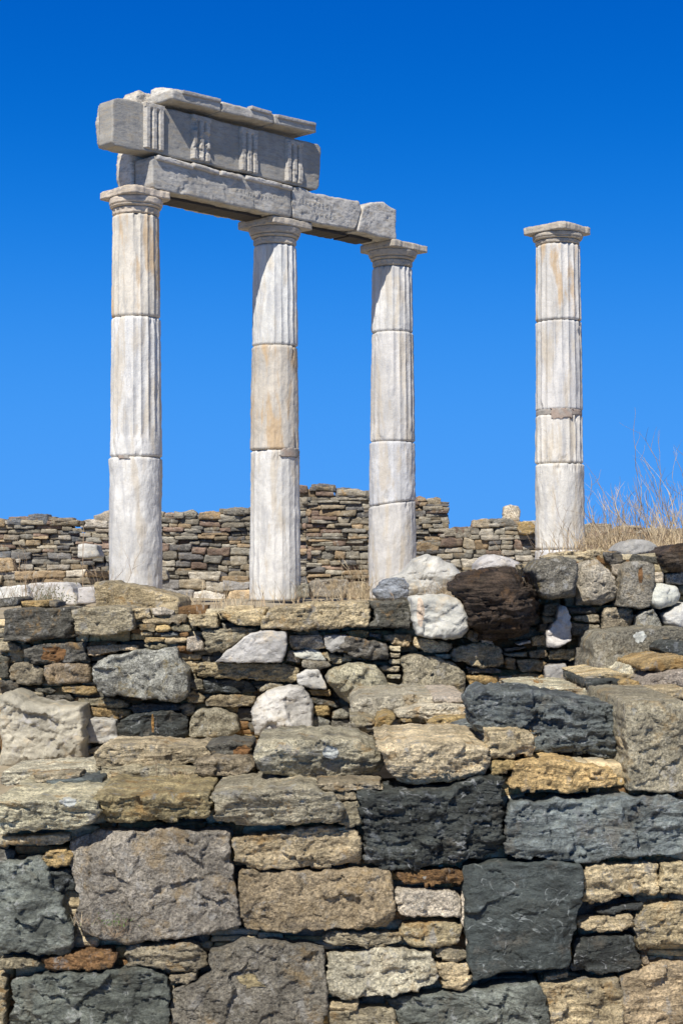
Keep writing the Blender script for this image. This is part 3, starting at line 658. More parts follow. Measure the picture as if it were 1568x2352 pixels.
# ================================================================== ENTABLATURE (local frame: x along the beams, y into the wall, z up; origin = axis of first column)
C1 = (-2.298, 18.5, 0.0)
def solve_s(xp, off):
    k = (xp - 784) / F_PX; X0 = C1[0] + NRM[0] * off; Y0 = C1[1] + NRM[1] * off
    return (k * Y0 - X0) / (U[0] - k * U[1])
def sz(xp, yp, off):
    s = solve_s(xp, off); Y = C1[1] + NRM[1] * off + U[1] * s
    return (s, (HOR - yp) * Y / F_PX)
def eblock(name, label, cat, poly, off, T, color, seed, group=None, parent=None, origin=None, mat='marble_grey', **kw):
    """block whose front face (outline in s,z) lies at distance off in front of the beam axis"""
    kw.setdefault('res', .014); kw.setdefault('e', .012); kw.setdefault('corner', .05); kw.setdefault('cuts', 0); kw.setdefault('edgej', .3); kw.setdefault('facet', .25); kw.setdefault('top', True)
    V, f4, f3 = stone(poly, -off, T, seed=seed, **kw); f4, f3 = fix_winding(V, f4, f3)
    if parent is None:
        c = V.mean(0); c[2] = V[:, 2].min()
        wl = (C1[0] + U[0] * c[0] - U[1] * c[1], C1[1] + U[1] * c[0] + U[0] * c[1], c[2])
        o = link(name, mesh_from(name, V - c, f4, f3), MAT[mat], None, wl, color); o.rotation_euler = (0, 0, TH); o['_c'] = 0
        del o['_c']
        tag(o, label, cat, group); return o, c
    c = V.mean(0)
    return link(name, mesh_from(name, V - c, f4, f3), MAT[mat], parent, tuple(c - origin), color), c
BW = .2925; ZB = 4.292
GB = (.46, .435, .38)
top1 = [sz(350, 356, BW), sz(430, 371, BW), sz(500, 390, BW), sz(560, 402, BW), sz(620, 416, BW), sz(667, 430, BW)]
b1, b1c = eblock("architrave_beam", "long grey marble beam resting on the first and second columns, under the carved frieze", "stone beam",
       [(0.0, ZB), (1.0, ZB - .004), (2.125, ZB)] + [(p[0], p[1]) for p in top1[::-1]], BW, .30, GB, 501, rough=.75, e=.008)
top2 = [sz(672, 428, BW), sz(700, 430, BW), sz(719, 442, BW), sz(760, 450, BW), sz(800, 458, BW), sz(825, 462, BW), sz(831, 480, BW), sz(822, 515, BW)]
b2, b2c = eblock("architrave_beam", "short inscribed marble beam between the second and third columns, cracked near its right end", "stone beam",
       [(2.15, ZB), (2.7, ZB), (3.20, ZB + .015)] + top2[::-1], BW, .5, (.53, .50, .44), 502, rough=.9)
top3 = [sz(834, 474, BW), sz(855, 463, BW), sz(883, 463, BW), sz(895, 474, BW), sz(911, 481, BW)]
b3, b3c = eblock("architrave_beam", "broken end piece of beam sitting on the third column", "stone beam",
       [(3.27, ZB + .006), (3.7, ZB), (3.99, ZB)] + top3[::-1], BW, .5, (.54, .51, .45), 503, rough=.9)
# inner leaf of the first beam, seen at its left end
bi, bic = eblock("backing_beam", "inner backing beam behind the long grey beam, its rough end over the leftmost capital", "stone beam",
       [(.00, ZB + .01), (2.0, ZB), (2.0, 4.74), (-.03, 4.78), (-.05, 4.5)], -.045, .25, (.62, .565, .48), 504, rough=1.8, e=.02)
# taenia fragments along the top of the first beam
for k, (xa, ya, xb, yb) in enumerate([(358, 360, 441, 383), (441, 378, 500, 396), (505, 396, 553, 408), (562, 406, 668, 432)]):
    a = sz(xa, ya, BW); b = sz(xb, yb, BW)
    h = .055
    eblock("taenia", None, None, [(a[0], a[1] - h * .6), (b[0], b[1] - h * .55), (b[0], b[1] + h * .35), ((a[0] + b[0]) / 2, (a[1] + b[1]) / 2 + h * .45), (a[0], a[1] + h * .4)], BW + .045, .06, (.52, .49, .44), 520 + k,
           parent=b1, origin=b1c, rough=1.1, e=.02, res=.01, facet=.6, ndetail=3)
# frieze -------------------------------------------------------------
FO = .285
zb_, zt_ = 4.70, 5.225
fr_poly = [sz(258, 331, FO), sz(300, 342, FO), (.0, 4.69), (1.3, 4.695), (2.60, 4.695), sz(737, 331, FO), (1.4, 5.235), (.4, 5.225), sz(258, 221, FO)]
fr, frc = eblock("frieze_block", "carved frieze of triglyphs and plain panels, overhanging the first beam at the left", "carved stone",
       fr_poly, FO, .24, (.35, .33, .285), 530, rough=.35, facet=.06, e=.006)
frb, frbc = eblock("backing_block", "rough pale end of the block behind the frieze at its far left", "stone block",
       [(-.50, 4.70), (.9, 4.70), (.9, 5.19), (-.50, 5.19), (-.53, 4.95)], FO - .243, .08, (.54, .49, .41), 531, rough=1.6, e=.02)
# triglyphs
def grooved(name, s0, s1, z0, z1, off, parent, origin, seed, color, broken=0.0):
    nx, nz = 64, 70; xs = np.linspace(s0, s1, nx); zs = np.linspace(z0, z1, nz); X, Z = np.meshgrid(xs, zs)
    t = (X - s0) / (s1 - s0)
    # three bars, two full grooves, half grooves at the edges
    g = np.minimum.reduce([np.abs(t - 1 / 3) / .085, np.abs(t - 2 / 3) / .085, t / .07, (1 - t) / .07]); g = np.clip(g, 0, 1)
    band = np.clip((z1 - .055 - Z) / .012, 0, 1)
    d = .050 - .046 * (1 - g) * band
    o3 = np.random.RandomState(seed).rand(3) * 30; p = np.c_[X.ravel(), Z.ravel(), np.zeros(X.size)]
    d = d + .0035 * fbm(p * 14 + o3, 4, .6).reshape(X.shape) + .003 * fbm(p * 4 + o3, 2).reshape(X.shape)
    if broken: d = d - .04 * np.clip((fbm(p * 6 + o3 + 3, 3).reshape(X.shape) - .12) * 5, 0, 1) * broken
    d = np.clip(d, .004, .07)
    ex = np.minimum.reduce([t, 1 - t, (Z - z0) / (z1 - z0) * 2, (z1 - Z) / (z1 - z0) * 2]); d = np.where(ex <= 0.0001, -.02, d)
    V = np.c_[X.ravel(), (-off - d).ravel(), Z.ravel()]
    i = np.arange(nz - 1)[:, None] * nx + np.arange(nx - 1)[None]
    f = np.stack([i, i + 1, i + nx + 1, i + nx], 2).reshape(-1, 4)
    c = V.mean(0)
    link(name, mesh_from(name, V - c, f), MAT['marble_grey'], parent, tuple(c - origin), color)
for k, (xc, br, zlo) in enumerate([(355, 0, 0), (463, 1.0, 0), (573, .25, 0), (677, .3, 0)]):
    s = solve_s(xc, FO + .03)
    grooved("triglyph", s - .14, s + .14, zb_ + .01, zt_ - .004, FO - .003, fr, frc, 540 + k, (.50, .465, .40), br)
# cornice ------------------------------------------------------------
CO = .465
def corn(x0, x1, y0b, y0t, x1_, y1b, y1t, seed, label, **kw):
    a0 = sz(x0, y0b, CO); a1 = sz(x1, y1b, CO); t1 = sz(x1, y1t, CO); t0 = sz(x0, y0t, CO); m = ((t0[0] + t1[0]) / 2, (t0[1] + t1[1]) / 2)
    return eblock("cornice_block", label, "carved stone", [a0, a1, t1, m, t0], CO, .56, (.46, .43, .37), seed, rough=.6, e=.007, facet=.15, taper=-.0, **kw)
cb1, cc1 = corn(395, 508, 226, 204, 0, 254, 232, 560, "left cornice block projecting over the frieze, with a high broken back")
cb2, cc2 = corn(509.5, 629, 255.5, 233.5, 0, 282, 261, 561, "middle cornice block projecting over the frieze")
cb3, cc3 = corn(631, 726, 283, 263, 0, 305, 285, 562, "right cornice block projecting over the frieze, thin at its end")
# raised back part of the left cornice: sloping upper surface
for cb, cc_, xa, xb, hh in ((cb1, cc1, 395, 508, .05), (cb2, cc2, 510, 628, .035), (cb3, cc3, 632, 725, .03)):
    a = sz(xa, 204, CO)[0]; b = sz(xb, 204, CO)[0]
    nA = 30; xs = np.linspace(a, b, nA); ys = np.linspace(-CO + .03, -.05, 22)
    Xg, Yg = np.meshgrid(xs, ys); t = (Yg + CO - .03) / (CO - .08)
    Z = cc_[2] + .13 + hh * np.sin(np.clip(t, 0, 1) * 2.2) + .02 * fbm(np.c_[Xg.ravel(), Yg.ravel(), Xg.ravel() * 0] * 5, 4).reshape(Xg.shape) + (Xg - a) * .012
    edge = np.minimum.reduce([(Xg - a), (b - Xg), (Yg - ys[0]), (ys[-1] - Yg)]); Z = np.where(edge <= 1e-6, cc_[2] + .04, Z)
    V = np.c_[Xg.ravel(), Yg.ravel(), Z.ravel()]; n = len(xs); i = np.arange(len(ys) - 1)[:, None] * n + np.arange(n - 1)[None]
    f = np.stack([i, i + 1, i + n + 1, i + n], 2).reshape(-1, 4)
    link("weathered_top", mesh_from("weathered_top", V - cc_, f), MAT['marble_grey'], cb, (0, 0, 0), (.56, .53, .47))
lb, lbc = eblock("backing_block", "small pale block on top of the frieze behind the left cornice", "stone block",
       [(-.02, 5.22), (.5, 5.22), (.5, 5.43), (.02, 5.43), (-.02, 5.36)], .02, .24, (.62, .56, .46), 570, rough=1.6, e=.02)
# fillet strips (dark worn upper moulding) on the cornice front
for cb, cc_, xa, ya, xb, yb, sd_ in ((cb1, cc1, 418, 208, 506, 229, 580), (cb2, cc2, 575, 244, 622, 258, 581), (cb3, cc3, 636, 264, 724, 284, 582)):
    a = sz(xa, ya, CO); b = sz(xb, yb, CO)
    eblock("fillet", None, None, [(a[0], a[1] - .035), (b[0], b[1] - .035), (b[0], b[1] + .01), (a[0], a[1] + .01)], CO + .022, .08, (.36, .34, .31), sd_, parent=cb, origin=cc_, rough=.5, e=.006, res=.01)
# steel bars under the beams
def bar(s0, s1, root_o, oc):
    pts = []; xs = np.linspace(s0, s1, 40); rs = np.random.RandomState(int(s0 * 10) + 3)
    lo = ZB - .030 - .012 * np.abs(np.array([perlin(np.array([[x * 9, .3, .1]]))[0] for x in xs]))
    V = []
    for x, z in zip(xs, lo):
        V += [(x, .16, ZB - .002), (x, -.12, ZB - .002), (x, -.12, z), (x, .16, z)]
    V = np.array(V) - oc; f = []
    for i in range(39):
        for k in range(4): f.append((i * 4 + k, i * 4 + (k + 1) % 4, i * 4 + 4 + (k + 1) % 4, i * 4 + 4 + k))
    f.append((0, 3, 2, 1)); f.append((156, 157, 158, 159))
    o = link("steel_support", mesh_from("steel_support", V, f, smooth=False), MAT['rusty'], root_o)
bar(.30, 1.80, b1, b1c); bar(2.42, 3.25, b2, b2c)
bar(3.3, 3.72, b3, b3c)
# incised inscription
def inscr(text, s0, z, size, parent, origin, sp=1.15):
    cu = bpy.data.curves.new("inscription", 'FONT'); cu.body = text; cu.size = size; cu.extrude = .0015; cu.space_character = sp; cu.offset = -.0012
    tmp = bpy.data.objects.new("inscription_tmp", cu); COL.objects.link(tmp)
    dg = bpy.context.evaluated_depsgraph_get(); me = bpy.data.meshes.new_from_object(tmp.evaluated_get(dg))
    bpy.data.objects.remove(tmp); bpy.data.curves.remove(cu)
    o = link("inscription", me, None, parent, (s0 - origin[0], -(BW + .0045) - origin[1], z - origin[2])); me.materials.clear(); me.materials.append(MAT['letter'])
    o.rotation_euler = (R(90), 0, 0); return o
inscr("ΚΑΙ ΝΑΥΚΛΗΡΩΝ ΚΑ", solve_s(540, BW), 4.445, .075, b1, b1c, 1.35)
inscr("ΙΕΓΔΟΧΕΩΝ", solve_s(686, BW), 4.492, .072, b2, b2c, 1.6)
inscr("ΑΝΕΘΗΚΕΝ", solve_s(690, BW), 4.375, .072, b2, b2c, 1.85)
# cement patches and bands in the shafts
def patch(root, zbase, radf, a0, a1, z0, z1, seed, name="cement_patch"):
    ph = np.linspace(R(a0), R(a1), 30); zs = np.linspace(z0, z1, 14); PH, Z = np.meshgrid(ph, zs)
    u = (PH - PH.mean()) / (np.ptp(ph) / 2); v = (Z - Z.mean()) / ((z1 - z0) / 2)
    n = fbm(np.c_[PH.ravel() * 5, Z.ravel() * 14, np.full(PH.size, seed)], 3).reshape(PH.shape)
    prot = np.where(np.maximum(np.abs(u), np.abs(v)) + .35 * n > .95, -.03, .006)
    rr = np.vectorize(radf)(Z) + prot; V = np.c_[(rr * np.cos(PH)).ravel(), (rr * np.sin(PH)).ravel(), (Z - zbase).ravel()]
    i = np.arange(13)[:, None] * 30 + np.arange(29)[None]; f = np.stack([i, i + 1, i + 31, i + 30], 2).reshape(-1, 4)
    return link(name, mesh_from(name, V, f), MAT['mortar'], root)
c2 = [o for o in bpy.data.objects if o.get('label', '').startswith("second marble column")][0]
c1_ = [o for o in bpy.data.objects if o.get('label', '').startswith("leftmost and nearest marble")][0]
patch(c2, -.31, lambda z: .299, -78, -8, zz(1050, s2), zz(1026, s2), 3)
patch(c1_, -.31, lambda z: .293, -125, -95, zz(1054, s1), zz(1044, s1), 5)
patch(c4, -.10, lambda z: .290, -120, -62, zz(962, s4), zz(936, s4), 8)

# ================================================================== NEAR WALL
def parse(tbl):
    for ln in tbl.strip().splitlines():
        ln = ln.split('#')[0].strip()
        if not ln: continue
        h, c = ln.split(':'); hp = h.split(); kw = {}
        for t in hp[4:]:
            k, v = t.split('='); kw[k] = float(v)
        if 'top' in kw: kw['top'] = bool(kw['top'])
        if 'back' in kw: kw['backround'] = bool(kw.pop('back'))
        yield hp[0], hp[1], float(hp[2]), float(hp[3]), kw, [float(x) for x in c.replace(',', ' ').split()]
NEAR = """
D c 5.93 1.0 tz=-.45 top=1 : -30,292 0,288 200,286 370,272 455,300 470,335 410,400 340,432 150,440 -20,450 -30,300
D g 5.94 .62 tz=-.42 top=1 : 432,262 560,272 700,260 840,258 960,262 968,300 965,350 940,372 700,392 485,397 470,330
D c 5.93 .60 tz=-.45 top=1 strata=.8 : 960,262 1030,250 1200,238 1380,228 1450,232 1480,262 1535,258 1572,330 1572,398 1400,408 1190,412 1080,415 1060,395 985,388 990,330
D K 6.0 .3 : -10,465 120,458 280,448 322,452 300,488 150,492 -10,508
D G 6.0 .25 : 185,560 215,525 300,518 325,545 318,590 260,603 200,600
D Y 5.98 .4 facet=.75 rough=1.3 : 318,478 500,437 850,428 1045,430 1060,560 1085,640 1108,880 980,915 700,940 570,948 420,925 318,845 372,760 345,680 310,520
D V 5.99 .35 facet=.9 : -20,575 60,570 180,560 215,620 235,700 270,730 290,800 325,870 342,940 320,1005 230,1000 100,990 -20,1000
D D 6.03 .25 : 215,618 325,605 350,705 275,730 250,700
D K 6.0 .3 : -15,1030 100,1015 175,1025 180,1050 80,1065 -15,1085
D R 5.99 .25 : 180,1030 250,1015 400,990 505,985 525,1005 520,1060 430,1075 230,1078 195,1050
D K 6.0 .3 : 565,985 630,955 700,960 800,955 890,955 950,1010 945,1060 900,1085 800,1080 690,1060 580,1065
D K 6.01 .25 : 775,1100 900,1085 905,1115 850,1138 785,1130
D V 5.98 .35 facet=1.2 : 40,1140 200,1100 450,1080 680,1072 770,1110 775,1340 25,1340 60,1220
D K 6.0 .3 : -15,1105 20,1115 25,1200 15,1340 -15,1340
D Y 5.98 .35 facet=.9 strata=.4 : 955,990 1120,945 1300,950 1400,955 1490,975 1500,1050 1505,1120 1500,1250 1490,1340 790,1340 785,1170 900,1135 965,1085
D T 5.99 .35 : 1065,470 1200,445 1400,420 1600,415 1650,440 1665,590 1500,603 1200,605 1130,600 1068,570
D P 5.98 .35 facet=.7 rough=1.3 : 1090,618 1180,612 1450,622 1600,618 1790,615 1812,700 1815,830 1780,870 1650,885 1400,895 1190,903 1110,900 1100,800
D K 6.0 .3 : 1475,925 1520,898 1700,898 1850,908 1840,945 1750,968 1600,962 1490,950
E T 5.99 .3 : 285,870 350,855 480,850 545,870 550,930 500,960 320,972 290,930 270,890
E L 5.99 .3 : 240,710 300,700 450,708 530,720 548,760 550,830 400,830 270,825 250,770
E R 6.0 .3 : 235,628 400,612 550,610 568,640 550,680 430,685 290,680
E K 6.0 .25 : 430,985 480,970 570,985 578,1015 520,1035 440,1015
E L 5.98 .35 strata=.9 : -65,1010 180,975 265,990 420,995 455,1130 350,1165 80,1215 -20,1200 -68,1180
E T 5.99 .3 : 440,1050 580,1045 598,1130 560,1165 465,1150
E T 6.0 .25 : -65,1225 75,1220 75,1245 0,1255 -60,1250
E K 6.0 .3 : -65,1262 100,1252 240,1258 255,1340 -65,1340
E V 5.97 .35 : 215,1245 430,1185 560,1180 700,1150 890,1122 920,1160 940,1230 955,1340 255,1340 240,1260
E T 5.99 .35 strata=.4 : 905,1130 1050,1130 1270,1110 1290,1180 1300,1340 955,1340 940,1230
E T 5.99 .35 strata=.4 : 1280,1105 1400,1060 1500,1042 1600,1045 1600,1340 1300,1340 1290,1180
E T 6.0 .25 : 915,1105 1040,1085 1050,1115 950,1125
E v 5.95 .35 facet=.5 rough=.8 strata=.2 e=.006 corner=.02 : 570,600 620,592 760,578 900,580 1090,585 1110,620 1105,760 1080,860 1060,950 1055,1060 1000,1075 870,1065 700,1110 610,1130 590,1060 580,960 560,880 555,740
E L 6.01 .3 : 552,740 572,625 602,600 602,960 578,985 566,880 548,860
E T 5.99 .35 : 1112,590 1250,585 1350,580 1465,590 1475,700 1450,720 1300,725 1200,750 1140,765 1105,750
E T 5.99 .35 : 1478,590 1568,575 1600,600 1600,730 1480,725 1462,690
E D 6.01 .3 : 1175,800 1250,785 1330,768 1385,775 1380,795 1310,798 1250,815 1180,818
E T 5.99 .3 : 1080,850 1150,835 1290,825 1330,820 1355,880 1200,905 1085,885
E T 5.98 .35 : 1355,840 1400,790 1480,768 1568,765 1600,800 1600,960 1480,950 1365,990 1350,900
E D 5.99 .3 : 1068,940 1150,920 1340,920 1360,1000 1385,1040 1370,1065 1200,1095 1070,1065
E P 6.02 .2 : 1375,1000 1400,1005 1420,1050 1385,1045
E B 5.97 .4 facet=1.5 strata=1.0 : 772,296 900,300 1030,288 1120,280 1350,274 1600,285 1600,548 1300,560 1100,578 950,568 765,540 758,430
E D 5.98 .35 facet=1.3 strata=1.2 rough=1.4 : 85,260 200,255 430,240 520,235 620,200 735,183 750,240 735,330 745,450 730,545 600,570 470,590 350,600 200,605 115,590 105,450 90,350
E K 6.0 .2 : -15,310 40,298 85,296 98,400 40,415 -5,400
E K 6.0 .25 : -60,262 60,255 72,285 -40,292
E G 5.98 .3 : 790,180 800,125 900,110 1030,110 1100,130 1240,150 1272,200 1250,235 1000,255 850,245 775,225
E M 5.98 .9 top=1 facet=1.2 : 1295,-160 1400,-165 1600,-160 1600,255 1450,262 1320,255 1312,100 1300,-60
E K 6.0 .3 : -120,215 60,212 180,222 200,245 0,250 -100,240
A e 6.62 .36 top=1 strata=.6 : 595,1150 660,1098 1000,1092 1180,1112 1260,1120 1330,1110 1370,1170 1300,1200 1220,1215 1080,1240 620,1245
B y 6.6 .36 top=1 : -90,1110 50,1088 220,1095 210,1150 190,1180 50,1190 -20,1185
B K 6.42 .4 top=1 : -170,1215 -50,1195 180,1185 235,1230 200,1280 100,1300 -120,1300
B c 6.2 .55 tz=-.42 top=1 facet=1.3 strata=.6 e=.03 : 240,1090 430,1058 700,1050 870,1070 1000,1125 1060,1170 1075,1220 1030,1290 900,1310 700,1325 600,1330 450,1310 250,1275 230,1180
B e 6.02 .8 tz=-.42 top=1 facet=1.4 strata=.8 e=.03 : 1000,1108 1300,1090 1560,1088 1735,1112 1730,1200 1714,1285 1500,1330 1290,1360 1180,1345 1075,1262 1065,1190
E T 6.05 .4 top=1 : 675,-20 800,-30 890,-10 900,40 885,88 800,90 690,105 672,60
E G 6.03 .3 : 680,115 790,112 800,150 690,175
C G 6.25 .2 tilt=0 : 530,1270 580,1230 670,1200 705,1290 640,1375 560,1330
D K 6.45 .3 top=1 : 150,175 370,165 372,195 200,212 160,200
D B 6.4 .3 top=1 : 200,205 370,192 470,185 480,235 230,235
D K 6.5 .4 top=1 : 440,150 700,135 900,150 1180,165 1190,190 1000,215 460,215
D l 6.6 .4 top=1 : 0,160 150,150 420,140 470,175 300,220 0,222
B L 7.5 .8 top=1 strata=.8 : 850,830 900,795 1100,790 1300,785 1560,800 1600,850 1150,865 1100,900 960,925 840,910
B l 7.25 .7 top=1 : 1135,890 1300,850 1568,850 1610,870 1600,900 1400,920 1300,930 1150,920
B G 7.1 .6 top=1 : 1330,960 1400,925 1568,915 1625,920 1620,965 1500,995 1350,995
B G 7.15 .4 top=1 : 990,985 1020,930 1080,905 1130,930 1100,980 1000,990
C B 6.9 .4 top=1 : 70,1250 200,1212 400,1235 400,1275 70,1275
B K 7.2 .5 top=1 : 830,920 900,915 960,930 1000,950 985,990 860,985
C D 7.7 .4 : 1415,745 1480,695 1600,700 1600,805 1480,780
C G 7.35 .9 top=1 : 1310,855 1400,810 1600,792 1600,870 1420,885 1310,872
C L 7.2 .9 top=1 : 1305,970 1380,920 1600,880 1600,990 1320,1002
C D 7.3 .8 top=1 : 950,950 1190,945 1200,1005 1050,1012 950,995
C G 7.28 .8 top=1 : 1200,935 1305,960 1300,1000 1210,1010 1160,960
C T 6.9 .8 top=1 : 1205,1018 1600,995 1600,1062 1250,1050
C l 7.35 .8 top=1 : 500,1005 700,992 940,1000 1010,1030 950,1045 520,1022
C T 7.5 .8 top=1 : 930,925 1080,905 1200,905 1300,925 1190,945 950,948
C l 7.6 .7 top=1 : 1180,900 1240,850 1310,855 1400,885 1330,930 1200,930
C L 7.4 .8 top=1 : -20,1050 100,1045 190,1060 200,1085 60,1090 -20,1090
"""
KL = {'D': 'dark slate-like stone', 'B': 'blue grey stone', 'W': 'white quartz-like stone', 'R': 'rust brown stone', 'V': 'dark green grey marbled stone', 'P': 'pinkish stone'}
def build_wall(root, loc, tbl, maxn=94):
    rows = list(parse(tbl)); areas = []
    for r in rows:
        P = px(r[0], r[5], r[2]); areas.append(abs((P[:, 0] * np.roll(P[:, 1], -1) - np.roll(P[:, 0], -1) * P[:, 1]).sum()) / 2)
    order = np.argsort(areas)[::-1]; big = set(order[:maxn].tolist()); rest = []
    for i, (zone, kind, Y, T, kw, co) in enumerate(rows):
        if 'tilt' in kw: kw['tilt'] = (0.0, 0.0)
        o = put_stone("stone", root, loc, zone, kind, Y, T, co, **kw)
        if i not in big: rest.append(o)
        elif kind in KL: o['label'] = KL[kind]
    return rest
loc_n = (0, 6.3, -2.0)
nw = empty("drystone_wall", loc_n); tag(nw, "nearest drystone wall of big rough tan, grey and black blocks across the bottom", "drystone wall")
rest = build_wall(nw, loc_n, NEAR)
nt_line = topline([(-30, 1850), (400, 1850), (800, 1860), (830, 1815), (1160, 1800), (1175, 1790), (1230, 1740), (1240, 1760), (1425, 1760), (1450, 1650), (1600, 1650)], 6.15)
k6 = 6.15 / F_PX; xl, xr = (-40 - 784) * k6, (1610 - 784) * k6
prism("wall_core", [(xl, -1.95), (xr, -1.95)] + [(x, nt_line(x) - .01) for x in np.linspace(xr, xl, 60)], 6.22, 6.55, MAT['core'], nw, loc_n)
prism("wall_core", [((1100 - 784) * k6, -1.2), (1.8, -1.2), (1.8, -.70), ((1100 - 784) * k6, -.76)], 6.9, 7.9, MAT['core'], nw, loc_n)
fil = courses_obj("infill_stones", nw, loc_n, ((xl, xr, -1.72, nt_line, 6.08, .2, (.035, .075), (.06, .22), [TINT[k][1] for k in 'KTGyDR'], .010, 41), dict(jy=.012)))
tag(fil, kind='stuff')

